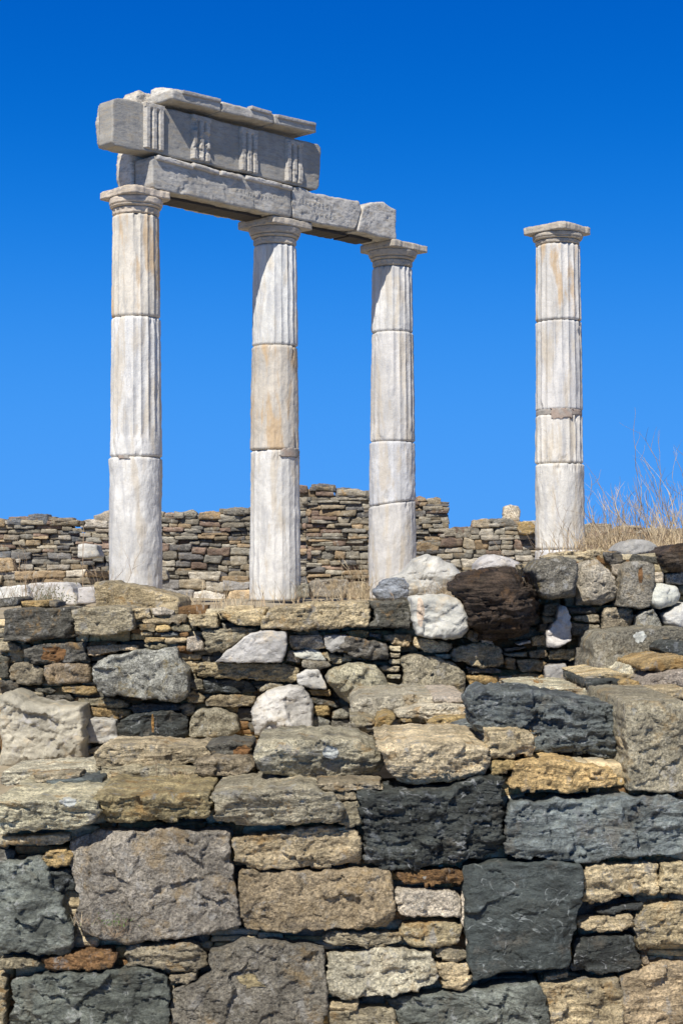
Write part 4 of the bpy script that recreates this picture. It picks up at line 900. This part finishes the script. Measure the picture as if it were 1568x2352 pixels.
# ================================================================== MIDDLE WALL
MID = """
A y 8.55 .5 top=1 facet=.6 rough=.8 : 20,230 430,222 475,320 480,405 300,415 150,430 20,425 30,320
A K 8.5 .6 top=1 facet=.6 : 440,228 600,225 800,215 840,240 858,360 790,380 700,395 500,392 478,320
A s 8.7 .4 : 0,160 90,152 120,165 110,205 -15,220 -15,170
A G 8.75 .3 : 120,178 310,172 315,215 130,222
A y 8.75 .3 : 315,175 360,185 365,215 318,215
A K 8.6 .3 : -15,440 70,438 130,470 135,495 90,505 -15,495
A y 8.58 .35 : 150,490 230,455 400,445 535,442 560,565 400,570 210,572 150,550
A T 8.6 .3 : 550,470 750,460 870,465 880,485 750,500 570,530 555,500
A K 8.6 .3 : 60,610 90,575 200,572 280,620 270,690 250,715 150,710 60,680
A P 8.58 .35 jit=.1 : 278,585 400,575 560,580 575,640 570,705 420,700 300,715 280,660
A y 8.6 .3 : -15,520 50,540 55,600 45,665 -15,668
A y 8.62 .3 : -15,685 110,685 125,735 60,740 -15,725
A S 8.48 .5 facet=1.2 rough=1.6 : 590,590 650,545 800,510 1000,480 1110,475 1130,520 1150,560 1190,620 1195,760 1150,820 1050,820 880,790 700,775 625,760 590,690
A G 8.6 .3 : 385,730 450,718 600,725 625,760 560,780 400,762
A y 8.62 .3 : 215,735 330,730 370,750 340,768 220,760
A K 8.62 .3 : 145,768 270,765 280,790 150,785
A y 8.62 .3 : 290,780 450,775 480,810 400,818 290,805
A K 8.6 .3 : 495,800 620,795 780,812 820,840 810,862 650,850 500,835
A G 8.6 .3 jit=.05 : 520,860 680,858 835,875 830,915 750,930 525,910
A k 8.3 .6 facet=1.3 rough=1.4 e=.05 : -20,765 80,760 200,830 350,850 505,845 515,950 520,1050 525,1235 400,1245 150,1250 -20,1270
A W 8.5 .3 : 520,930 600,925 730,940 745,1020 735,1075 640,1090 535,1080 525,1000
A D 8.5 .4 : 760,940 830,900 950,890 1100,880 1190,920 1195,1045 1000,1055 760,1060 750,985
A y 8.58 .4 : 830,850 950,832 1130,840 1150,875 1000,892 850,900
A K 8.58 .3 : 1130,845 1200,828 1245,855 1225,905 1180,910
A M 8.52 .4 : 1200,1050 1205,940 1260,870 1400,865 1500,910 1530,1005 1450,1050
A K 8.5 .3 : 550,1130 620,1108 640,1125 600,1160 555,1150
A T 8.5 .3 : 540,1190 600,1185 600,1245 540,1245
B T 8.55 .45 top=1 : -160,640 -120,570 150,572 400,575 510,605 495,680 430,705 250,682 0,670 -130,660
B D 8.6 .35 : -95,680 150,675 210,700 250,750 200,762 -80,760
A K 8.6 .3 : 1190,690 1290,662 1300,740 1190,742
A T 8.6 .3 : 1195,760 1240,745 1300,790 1290,825 1200,828
B T 8.6 .3 : -90,820 -40,775 100,780 235,785 225,830 150,855 0,860 -85,845
A T 8.6 .3 : 845,225 950,222 960,280 870,300 850,270
A L 8.62 .3 : 960,225 1040,215 1110,240 1100,265 980,270
A T 8.6 .3 : 905,290 1000,285 1070,290 1080,320 910,322
A T 8.6 .3 : 890,330 990,325 990,372 890,368
A G 8.6 .3 : 995,335 1085,330 1090,365 1000,372
A T 8.62 .3 : 890,378 970,375 975,398 890,400
A B 8.62 .3 : 980,378 1140,380 1140,405 980,402
A R 8.6 .3 jit=.02 : 1145,385 1195,378 1195,405 1150,405
A G 8.6 .3 : 920,410 1050,412 1052,445 925,440
A T 8.6 .3 : 1055,415 1190,415 1185,445 1060,445
A K 8.6 .3 : 1080,270 1190,265 1185,320 1075,320
A K 8.6 .3 : 1095,335 1195,330 1220,370 1100,370
A L 8.6 .3 : 1190,410 1260,395 1300,440 1300,495 1190,500
A R 8.62 .3 : 1120,465 1185,460 1185,505 1125,500
A K 8.62 .3 : 920,450 1070,450 1075,480 940,490
A T 8.52 .5 top=1 : 1195,270 1380,255 1390,340 1220,345
B T 8.5 .5 top=1 : -10,245 200,230 300,225 290,300 265,330 120,335 60,300
B T 8.45 .6 top=1 facet=.6 : 270,350 330,220 560,195 970,182 960,330 800,345 500,362
B y 8.5 .5 top=1 facet=1.5 : 965,185 1100,180 1200,178 1225,230 1225,345 1030,340 950,340 1000,280
B K 8.55 .4 : -110,365 100,348 270,355 180,395 40,500 -75,500
B C 8.45 .4 facet=.5 strata=0 rough=.8 : -40,575 0,540 120,440 200,385 330,365 435,370 430,500 410,570 200,575
B T 8.6 .3 : 440,385 550,355 630,365 640,388 450,392
B l 8.56 .4 : 445,400 600,392 660,400 680,480 560,480 460,485
B C 8.5 .4 : 670,395 820,395 830,470 720,510 680,470
B y 8.48 .4 : 820,405 1000,435 1085,460 1080,555 960,550 850,520 760,490
B G 8.58 .3 : 815,370 900,362 960,375 950,410 830,405
B y 8.58 .3 : 960,375 1035,388 1040,420 960,410
B T 8.56 .3 : 1050,400 1140,385 1235,390 1240,440 1200,465 1060,430
B L 8.58 .3 : 440,500 480,490 520,530 520,570 430,560
B W 8.56 .3 : 470,505 600,480 650,500 690,562 560,555 490,530
B Y 8.54 .3 : 530,550 700,565 720,590 620,625 530,600
B K 8.56 .3 : 640,500 750,520 850,540 860,560 770,580 700,560
B y 8.56 .3 : 800,515 940,545 935,560 800,530
B K 8.56 .25 : 1090,465 1160,465 1160,498 1095,492
B K 8.56 .25 : 1090,508 1160,510 1160,540 1095,540
B K 8.56 .25 : 1085,548 1160,548 1160,585 1090,580
B K 8.56 .25 : 1030,592 1160,592 1150,625 1030,620
B K 8.56 .25 : 1070,645 1165,645 1165,680 1070,675
B K 8.56 .25 : 1080,700 1170,720 1180,750 1090,740
B K 8.58 .25 : 1100,765 1150,762 1160,785 1100,785
B W 8.52 .3 : 495,650 560,615 640,620 690,720 690,740 600,740 510,710
B M 8.42 .4 e=.07 facet=1.3 : 670,670 690,620 780,590 900,575 1000,590 1050,650 1090,720 1085,785 960,790 850,835 770,800 720,740 690,700
B K 8.56 .3 : 255,740 300,705 400,712 410,725 330,745 260,755
B W 8.42 .4 e=.06 rough=1.5 jit=.02 : 190,890 260,790 350,740 440,722 540,740 600,830 605,990 480,1040 230,1045 200,950
B G 8.58 .3 : 565,745 720,745 720,780 600,775
B y 8.58 .3 : 600,790 700,810 780,845 770,860 600,825
B G 8.56 .3 : 605,850 700,845 715,915 610,905
B S 8.54 .3 : 605,920 640,915 710,945 700,1000 605,1005
B Y 8.54 .3 : 725,890 820,845 845,880 820,930 725,930
B s 8.56 .3 : 720,940 830,935 900,1000 720,1005
B M 8.48 .4 facet=.8 : 1165,540 1250,525 1400,545 1500,570 1540,610 1575,640 1580,780 1400,790 1170,785 1185,650
B T 8.54 .3 : 1245,410 1380,430 1490,450 1485,490 1360,505 1250,480
B K 8.56 .3 : 1385,515 1490,515 1480,545 1390,540
C T 8.52 .35 : 100,750 190,720 300,705 410,735 430,850 300,858 100,825
C y 8.56 .3 : 185,860 340,860 410,885 400,905 200,895
C G 8.56 .3 : 190,920 390,915 395,965 200,985
C y 8.56 .3 : 185,995 300,990 340,1005 200,1020
C K 8.56 .3 : 395,925 490,925 495,990 400,975
C G 8.54 .3 : 485,910 600,895 680,915 685,985 510,1000
C T 8.56 .3 : 440,795 500,805 500,880 435,860
C T 8.55 .3 : 510,820 640,810 690,830 670,885 540,890
C K 8.57 .3 : 425,770 580,765 575,792 440,795
C T 8.56 .3 : 590,760 690,745 705,790 600,800
C T 8.55 .3 : 715,760 880,748 890,770 860,820 720,810
C W 8.48 .3 strata=0 jit=.02 : 780,465 820,470 850,530 858,690 800,730 705,738 700,640 760,560
C K 8.56 .3 : 675,455 780,455 765,525 680,530
C K 8.56 .3 : 670,535 760,545 750,580 680,580
C y 8.58 .3 : 655,590 700,580 710,640 650,630
C T 8.56 .3 : 610,665 690,655 700,730 610,720
C y 8.57 .3 : 830,480 1010,480 1015,520 850,520
C K 8.57 .3 : 870,535 1030,530 1035,570 870,570
C K 8.55 .3 jit=.03 : 855,575 1040,590 1040,640 1010,690 860,655
C K 8.52 .35 : 1070,480 1240,475 1255,520 1245,620 1060,640 1065,560
C C 8.5 .3 rough=1.4 : 690,850 820,838 845,890 840,935 690,940
C Y 8.5 .3 : 890,735 990,740 1000,870 890,860
C W 8.5 .3 : 510,710 590,690 600,705 520,720
C y 8.56 .3 : 425,745 570,728 575,740 430,765
C L 8.52 .3 : 280,680 350,690 360,715 290,705
C P 8.54 .3 : 200,625 270,630 280,690 240,705 195,680
C y 8.56 .3 : 845,880 980,880 980,915 850,915
C L 8.5 .3 : 350,1005 430,985 490,1000 480,1020 350,1020
C S 8.45 .3 : 1275,540 1320,505 1380,490 1410,530 1445,605 1270,615
C Y 8.0 .6 facet=.8 strata=.5 top=1 : 1010,690 1060,645 1300,620 1600,612 1600,700 1430,720 1400,790 1200,850 1170,895 1000,900
C T 8.65 .6 top=1 : 720,150 830,120 1040,115 1170,130 1195,190 1100,205 900,175
C y 8.6 .4 : 1060,130 1170,130 1195,190 1120,215 1070,180
C y 8.6 .4 : 1250,140 1330,150 1420,160 1420,205 1240,195
C T 8.56 .3 : 1385,210 1440,210 1480,245 1420,262 1385,240
C L 8.54 .3 : 1390,255 1445,250 1445,320 1388,320
C S 8.56 .35 : 1450,265 1600,250 1600,335 1460,325
C L 8.58 .3 : 1115,205 1180,200 1170,285 1125,270
C Y 8.6 .3 : 1400,505 1450,500 1455,560 1410,560
C T 8.75 .4 top=1 : 540,200 620,195 650,250 640,310 560,260
C K 8.6 .4 : 1540,345 1600,340 1600,410 1560,400
"""
loc_m = (0, 8.8, -1.0)
mw = empty("drystone_wall", loc_m); tag(mw, "middle rubble wall of mixed small and large stones just below the columns", "drystone wall")
rest = build_wall(mw, loc_m, MID)
mt = topline([(-40, 1420), (300, 1420), (320, 1400), (430, 1400), (600, 1395), (930, 1395), (950, 1420), (1060, 1440), (1200, 1330), (1240, 1290), (1300, 1280), (1600, 1275)], 8.7)
k8 = 8.7 / F_PX; xl, xr = (-50 - 784) * k8, (1620 - 784) * k8
prism("wall_core", [(xl, -.98), (xr, -.98)] + [(x, mt(x) - .01) for x in np.linspace(xr, xl, 60)], 8.80, 9.06, MAT['core'], mw, loc_m)
V, f4, f3, c = courses(xl, xr, -.95, mt, 8.665, .2, (.035, .07), (.06, .22), [TINT[k][1] for k in 'KTGyKR'], .013, 42, jy=.012)
# join the smallest traced stones with the infill as one part
Vs, F4, F3, Cs = [V - np.array(loc_m)], [f4], [f3], [c]; n = len(V)
for o in rest:
    me = o.data; vv = np.empty(len(me.vertices) * 3); me.vertices.foreach_get("co", vv); vv = vv.reshape(-1, 3) + np.array(o.location)
    q4 = [tuple(p.vertices) for p in me.polygons if len(p.vertices) == 4]; q3 = [tuple(p.vertices) for p in me.polygons if len(p.vertices) == 3]
    Vs.append(vv); F4.append(np.array(q4) + n); F3.append(np.array(q3) + n); Cs.append(np.tile(np.array(o.color[:3]), (len(vv), 1))); n += len(vv)
    bpy.data.objects.remove(o); bpy.data.meshes.remove(me)
me = mesh_from("infill_stones", np.vstack(Vs), np.vstack(F4), np.vstack(F3)); set_tint(me, np.vstack(Cs))
fil = link("infill_stones", me, MAT['wall'], mw); tag(fil, kind='stuff')

# ------------------------------------------------------------------ loose boulders and blocks lying on the walls (things)
lone("boulder", "rounded white boulder beside the large dark brown one, on the middle wall", "boulder", 'B', 'W', 8.35, .5, [1230, 155, 1300, 138, 1480, 142, 1555, 190, 1595, 280, 1600, 360, 1540, 420, 1350, 415, 1265, 400, 1232, 300], e=.05, top=True, strata=0.0, jit=0)
lone("boulder", "huge rounded dark brown layered boulder on the middle wall", "boulder", 'C', 'N', 8.2, .75, [115, 340, 200, 270, 330, 220, 450, 208, 560, 245, 640, 330, 675, 430, 672, 540, 640, 640, 560, 690, 430, 710, 300, 680, 210, 600, 190, 500, 178, 430], e=.16, dome=.16, backround=True, rough=1.7, jit=0, facet=.4, cuts=0, strata=2.0)
lone("boulder", "grey speckled blocky boulder right of the large dark brown one", "boulder", 'C', 's', 8.26, .5, [615, 230, 680, 170, 780, 145, 880, 165, 905, 200, 900, 310, 890, 410, 740, 430, 670, 400, 650, 310], e=.05, top=True, rough=1.5, facet=1.2, jit=0)
lone("boulder", "pale boulder with a deep shaded hollow, between the speckled and the upright grey stones", "boulder", 'C', 'L', 8.5, .5, [900, 200, 960, 178, 1030, 175, 1090, 225, 1150, 290, 1165, 370, 1120, 440, 1060, 470, 960, 460, 895, 470, 900, 340], e=.07, facet=2.2, rough=1.4, jit=0)
lone("stone_slab", "upright smooth grey slab with an orange streak in the upper right rubble", "stone slab", 'C', 'Y', 8.42, .35, [1180, 240, 1220, 190, 1300, 180, 1385, 205, 1385, 350, 1365, 470, 1290, 490, 1160, 470, 1175, 350], facet=.5, rough=.8, jit=0)
lone("boulder", "white and gold boulder near the right edge below the speckled stones", "boulder", 'C', 'W', 8.4, .4, [1375, 400, 1380, 340, 1440, 325, 1540, 345, 1565, 400, 1540, 460, 1420, 495, 1375, 460], e=.05, jit=0)
lone("boulder", "white boulder cut by the right edge above the long grey slab", "boulder", 'C', 'W', 8.4, .4, [1450, 530, 1568, 455, 1610, 450, 1610, 615, 1520, 610, 1460, 580], e=.05, jit=0)
lone("boulder", "dark brown black boulder at the right edge of the middle wall top", "boulder", 'C', 'N', 8.45, .5, [1435, 130, 1520, 85, 1568, 75, 1610, 80, 1610, 245, 1500, 245, 1440, 210], e=.05, jit=0)
lone("boulder", "large pale grey pointed boulder below the dry shrubs at right", "boulder", 'C', 'C', 9.3, .6, [1140, 110, 1200, 60, 1280, 38, 1360, 55, 1450, 100, 1430, 170, 1425, 205, 1300, 215, 1190, 190], e=.08, backround=True, jit=0, facet=.8)
lone("stone_block", "big blue black layered block lying on the near wall at right", "stone block", 'C', 'B', 6.22, .5, [200, 1100, 265, 1012, 600, 1022, 1000, 1070, 1090, 1110, 1235, 1120, 1210, 1230, 1212, 1330, 1190, 1430, 1050, 1425, 800, 1410, 600, 1390, 300, 1340], top=True, facet=1.5, strata=1.2, rough=1.4, jit=0)

# ================================================================== PLANTS
class Stems:
    def __init__(s): s.V = [(0, 0, -.05)]; s.F = []
    def tube(s, pts, r0, r1, att=0):
        n = len(pts); b = len(s.V)
        for i, p in enumerate(pts):
            r = r0 + (r1 - r0) * i / (n - 1)
            for k in range(3):
                a = k * 2.0944; s.V.append((p[0] + r * math.cos(a), p[1] + r * math.sin(a), p[2] + r * .2 * math.sin(a * 2)))
        for i in range(n - 1):
            for k in range(3):
                s.F.append((b + i * 3 + k, b + i * 3 + (k + 1) % 3, b + i * 3 + 3 + (k + 1) % 3, b + i * 3 + 3 + k))
        s.F.append((att, b, b + 1)); return b
    def leaf(s, p, d, L, w):
        d = Vector(d).normalized(); sd = d.cross(Vector((0.3, 0.8, 0.2))).normalized() * w; p = Vector(p); b = len(s.V)
        s.V += [tuple(p), tuple(p + d * L * .5 + sd), tuple(p + d * L), tuple(p + d * L * .5 - sd)]; s.F.append((b, b + 1, b + 2, b + 3))
    def obj(s, name, mat, parent, loc=(0, 0, 0)):
        me = bpy.data.meshes.new(name); me.from_pydata(s.V, [], s.F); me.update(); return link(name, me, mat, parent, loc)
def grow(st, p, d, L, r, rs, depth=0, curl=.12, nseg=7, br=3, up=.05, att=0):
    pts = [Vector(p)]; d = Vector(d).normalized(); kids = []
    for i in range(nseg):
        d = (d + Vector((rs.gauss(0, curl), rs.gauss(0, curl), rs.gauss(0, curl * .6) + up))).normalized()
        pts.append(pts[-1] + d * L / nseg)
        if depth < 2 and i >= 1 and rs.random() < br / nseg:
            kids.append((i + 1, (d + Vector((rs.gauss(0, .45), rs.gauss(0, .45), rs.gauss(.1, .3)))).normalized(), L * rs.uniform(.3, .6)))
    b = st.tube(pts, r, r * .4, att)
    for i, dd, l in kids: grow(st, pts[i], dd, l, r * .7, rs, depth + 1, curl, 5, br, up, b + i * 3)
    return pts
def shrub(name, label, cat, loc, n, H, spread, seed, mat1='straw', mat2='twig', r=.004, lean=(0, 0), group=None, base=.15, br=3, leaves=None, curl=.12):
    rs = random.Random(seed); root = empty(name, loc); tag(root, label, cat, group)
    a, b = Stems(), Stems()
    for k in range(n):
        p = (rs.gauss(0, base), rs.gauss(0, base), -.03)
        d = (rs.gauss(lean[0], spread), rs.gauss(lean[1], spread), 1)
        L = H * rs.uniform(.35, 1.0); st = a if rs.random() < .65 else b
        pts = grow(st, p, d, L, r * rs.uniform(.6, 1.2), rs, 0, curl, 7, br)
    a.obj("stem", MAT[mat1], root); b.obj("twig", MAT[mat2], root)
    if leaves:
        c = Stems()
        for k in range(leaves[0]):
            p = Vector((rs.gauss(0, base * 1.6), rs.gauss(0, base * 1.2), abs(rs.gauss(0, H * .4))))
            c.leaf(p, (rs.gauss(0, 1), rs.gauss(0, 1), rs.gauss(.5, .8)), leaves[1] * rs.uniform(.5, 1.2), leaves[1] * .18)
        c.obj("leaves", MAT[leaves[2]], root)
    return root
GP = "dry shrubs against the sky at right"
shrub("dry_shrub", "tall dense dry shrub reaching up at the right edge", "shrub", pw(1560, 1266, 12.0), 34, .62, .28, 1, lean=(-.15, 0), group=GP, base=.16, r=.0042)
shrub("dry_shrub", "wide arching dry shrub above the pale pointed boulder", "shrub", pw(1490, 1266, 12.4), 46, .46, .36, 2, lean=(-.1, 0), group=GP, base=.18, r=.0042)
shrub("dry_shrub", "thin dry shrub halfway between the lone column and the right edge", "shrub", pw(1425, 1270, 12.8), 30, .42, .34, 3, group=GP, base=.14, r=.004)
shrub("dry_shrub", "sparse low dry shrub right at the foot of the lone column", "shrub", pw(1375, 1274, 13.2), 12, .34, .30, 4, group=GP, base=.10, r=.0038)
shrub("dry_grass", "dense low straw tangle under the right hand shrubs", "dry grass", pw(1500, 1270, 11.8), 300, .26, .55, 5, base=.34, r=.004, br=2)
shrub("dry_grass", "low straw tuft between the lone column and the pale pointed boulder", "dry grass", pw(1395, 1274, 12.6), 110, .20, .5, 6, base=.16, r=.004, br=2)
shrub("dry_grass", "thin crossing twigs before the foot of the lone column", "dry grass", pw(1320, 1285, 12.0), 9, .42, .45, 7, base=.12, r=.0024, lean=(-.5, 0), mat1='twig', br=1)
shrub("dry_grass", "dry grass before the first wall gap, just right of the leftmost column", "dry grass", pw(470, 1400, 13.5), 80, .20, .22, 8, base=.22, r=.0034, br=1.5)
shrub("dry_grass", "dry straw stalks between the second and third columns", "dry grass", pw(750, 1392, 14.5), 60, .24, .30, 9, base=.30, r=.0036, br=1.5)
shrub("dry_grass", "taller reddish stalks close beside the third column", "dry grass", pw(815, 1392, 13.5), 34, .34, .22, 10, base=.10, r=.0034, br=1.5)
shrub("dry_grass", "curly dry twigs on the pale marble boulder, left of the brown boulder", "dry grass", pw(1030, 1385, 9.3), 70, .17, .7, 11, base=.09, r=.0018, br=3, curl=.3)
shrub("weed", "grey green weed between the white marble blocks at left", "weed", pw(112, 1388, 14.5), 70, .17, .5, 12, 'sage', 'twig', base=.08, r=.003, br=2, leaves=(150, .03, 'sage'))
shrub("weed", "brown dead weed at the left before the low wall", "weed", pw(82, 1384, 17.0), 14, .55, .22, 13, 'twig', 'twig', base=.10, r=.0036, br=2.4)
shrub("weed", "bare brown weed against the left side of the leftmost column", "weed", pw(236, 1372, 17.0), 9, .42, .30, 14, 'twig', 'twig', base=.06, r=.0034, br=2.2)
shrub("weed", "dry brown weed left of the grey green one", "weed", pw(35, 1384, 14.0), 40, .18, .45, 15, 'twig', 'sage', base=.09, r=.0022, br=2)
shrub("weed", "small dry tuft on the slabs above the blue black block", "weed", pw(1330, 1598, 7.15), 46, .085, .55, 16, base=.022, r=.0010, br=1.5)
shrub("weed", "thin dry stalks on the near wall top, between pale slabs", "weed", pw(975, 1690, 6.9), 12, .12, .45, 17, base=.05, r=.0012, br=1.2)
shrub("weed", "single thin dry stalk standing before the reddish slab", "weed", pw(357, 1768, 6.5), 3, .20, .06, 18, 'twig', 'twig', base=.004, r=.0010, br=1)
shrub("weed", "little white dry weed beside the reddish slab", "weed", pw(420, 1770, 6.4), 26, .05, .8, 19, base=.03, r=.0009, br=1.5)
shrub("weed", "green and brown tuft in the gap under the large grey block", "weed", pw(264, 2125, 5.97), 50, .05, .8, 20, 'twig', 'twig', base=.025, r=.0008, br=2, leaves=(120, .010, 'green'))
shrub("weed", "brown dry tuft under the left corner of the large grey block", "weed", pw(205, 2100, 5.99), 60, .045, .9, 22, 'twig', 'straw', base=.028, r=.0008, br=2)
# dark seed head above the left wall
rt = empty("seed_head", pw(190, 1216, 20)); tag(rt, "dark round seed head on a thin stalk above the left wall", "plant")
st = Stems(); st.tube([(0, 0, -.75), (.0, 0, -.4), (.01, 0, 0.02), (0, 0, .06)], .006, .004); st.obj("stalk", MAT['twig'], rt)
V, f4, f3 = stone([(-.03, 0), (-.035, .03), (-.02, .06), (.02, .06), (.035, .035), (.02, 0)], 0, .05, res=.006, e=.02, seed=9, backround=True); f4, f3 = fix_winding(V, f4, f3)
link("head", mesh_from("head", V + np.array([0, -.025, .045]), f4, f3), MAT['core'], rt)

# ------------------------------------------------------------------ lichen and rust marks lying on the stones
from mathutils.bvhtree import BVHTree
bpy.context.view_layer.update()
def mark(name, label, zone, cx, cy, rx, ry, col, seed, Yg, amp=.35):
    pt = px(zone, [cx, cy], Yg)[0]; d0 = Vector((pt[0], Yg, pt[1])).normalized()
    best = None
    for o in list(COL.objects):
        if o.type != 'MESH' or not (o.name.startswith(('stone', 'boulder'))): continue
        c = Vector(o.bound_box[0]); mw_ = o.matrix_world; bb = [mw_ @ Vector(b) for b in o.bound_box]
        if min(b.y for b in bb) > Yg + 2 or max(b.y for b in bb) < Yg - 2: continue
        iv = mw_.inverted(); hit, loc, nrm, idx = o.ray_cast(iv @ Vector((0, 0, 0)), (iv.to_3x3() @ d0).normalized())
        if hit:
            D = (mw_ @ loc).length
            if best is None or D < best[0]: best = (D, o)
    if best is None: return
    o = best[1]; iv = o.matrix_world.inverted(); o0 = iv @ Vector((0, 0, 0)); nr, na = 9, 26; V = []; ok = []
    ctr = px(zone, [cx, cy], best[0])[0]
    for i in range(nr):
        for j in range(na):
            a = 2 * math.pi * j / na; k = i / (nr - 1)
            w = 1 + amp * float(perlin(np.array([[math.cos(a) * 1.6 + seed, math.sin(a) * 1.6, seed * .7]]))[0]) + amp * .6 * float(perlin(np.array([[math.cos(a) * 4 + seed, math.sin(a) * 4, 5.1]]))[0])
            X = px(zone, [cx + rx * k * w * math.cos(a), cy + ry * k * w * math.sin(a)], best[0])[0]
            d = (Vector((X[0], best[0], X[1]))).normalized()
            hit, loc, nrm, idx = o.ray_cast(o0, (iv.to_3x3() @ d).normalized())
            ok.append(hit); V.append(tuple(loc + nrm * .0012 + Vector((0, -.0012, 0))) if hit else (0, 0, 0))
    F = []
    for i in range(nr - 1):
        for j in range(na):
            q = (i * na + j, i * na + na + j, i * na + na + (j + 1) % na, i * na + (j + 1) % na)
            ys = [V[t][1] for t in q]
            if all(ok[t] for t in q) and max(ys) - min(ys) < .05: F.append(q)
    used_ = sorted({t for f in F for t in f}); mp = {t: i for i, t in enumerate(used_)}
    if not used_: return
    me = bpy.data.meshes.new(name); me.from_pydata([V[t] for t in used_], [], [tuple(mp[t] for t in f) for f in F]); me.update()
    m_ = MAT.get('mark' + str(col)) or simple_mat("lichen_" + name, col, nscale=60, var=.35, bump=.5); MAT['mark' + str(col)] = m_
    r_ = link(name, me, m_, o); r_['label'] = label
WL = (.42, .43, .39); OR_ = (.30, .17, .055); RU = (.17, .085, .03)
mark("lichen_patch", "round white lichen spot", 'B', 712, 1142, 52, 42, WL, 1, 6.2, .15)
mark("lichen_patch", "pale lichen patch", 'D', 315, 298, 40, 22, WL, 2, 5.95)
mark("lichen_patch", "white lichen patch", 'C', 1292, 664, 40, 34, WL, 3, 8.0)
mark("rust_streak", "thin orange streak", 'A', 975, 955, 9, 60, OR_, 4, 8.5)
mark("rust_streak", "orange brown streak", 'C', 1296, 275, 14, 52, RU, 5, 8.4)
mark("rust_stain", "rusty brown stain", 'A', 350, 512, 85, 48, RU, 6, 8.55)
mark("rust_stain", "orange brown stain", 'C', 640, 950, 42, 34, OR_, 8, 8.5)
mark("rust_stain", "orange stain", 'D', 1150, 1120, 55, 40, (.27, .22, .12), 9, 6, .8)
mark("rust_stain", "rusty stain on the slab end", 'A', 1545, 1140, 55, 38, RU, 10, 6.6)
#mark("quartz_streak", "pale quartz streak", 'E', 757, 1020, 14, 75, (.30, .29, .27), 11, 5.95)
mark("quartz_streak", "white quartz edge", 'B', 1290, 250, 26, 90, (.55, .44, .33), 12, 8.35)
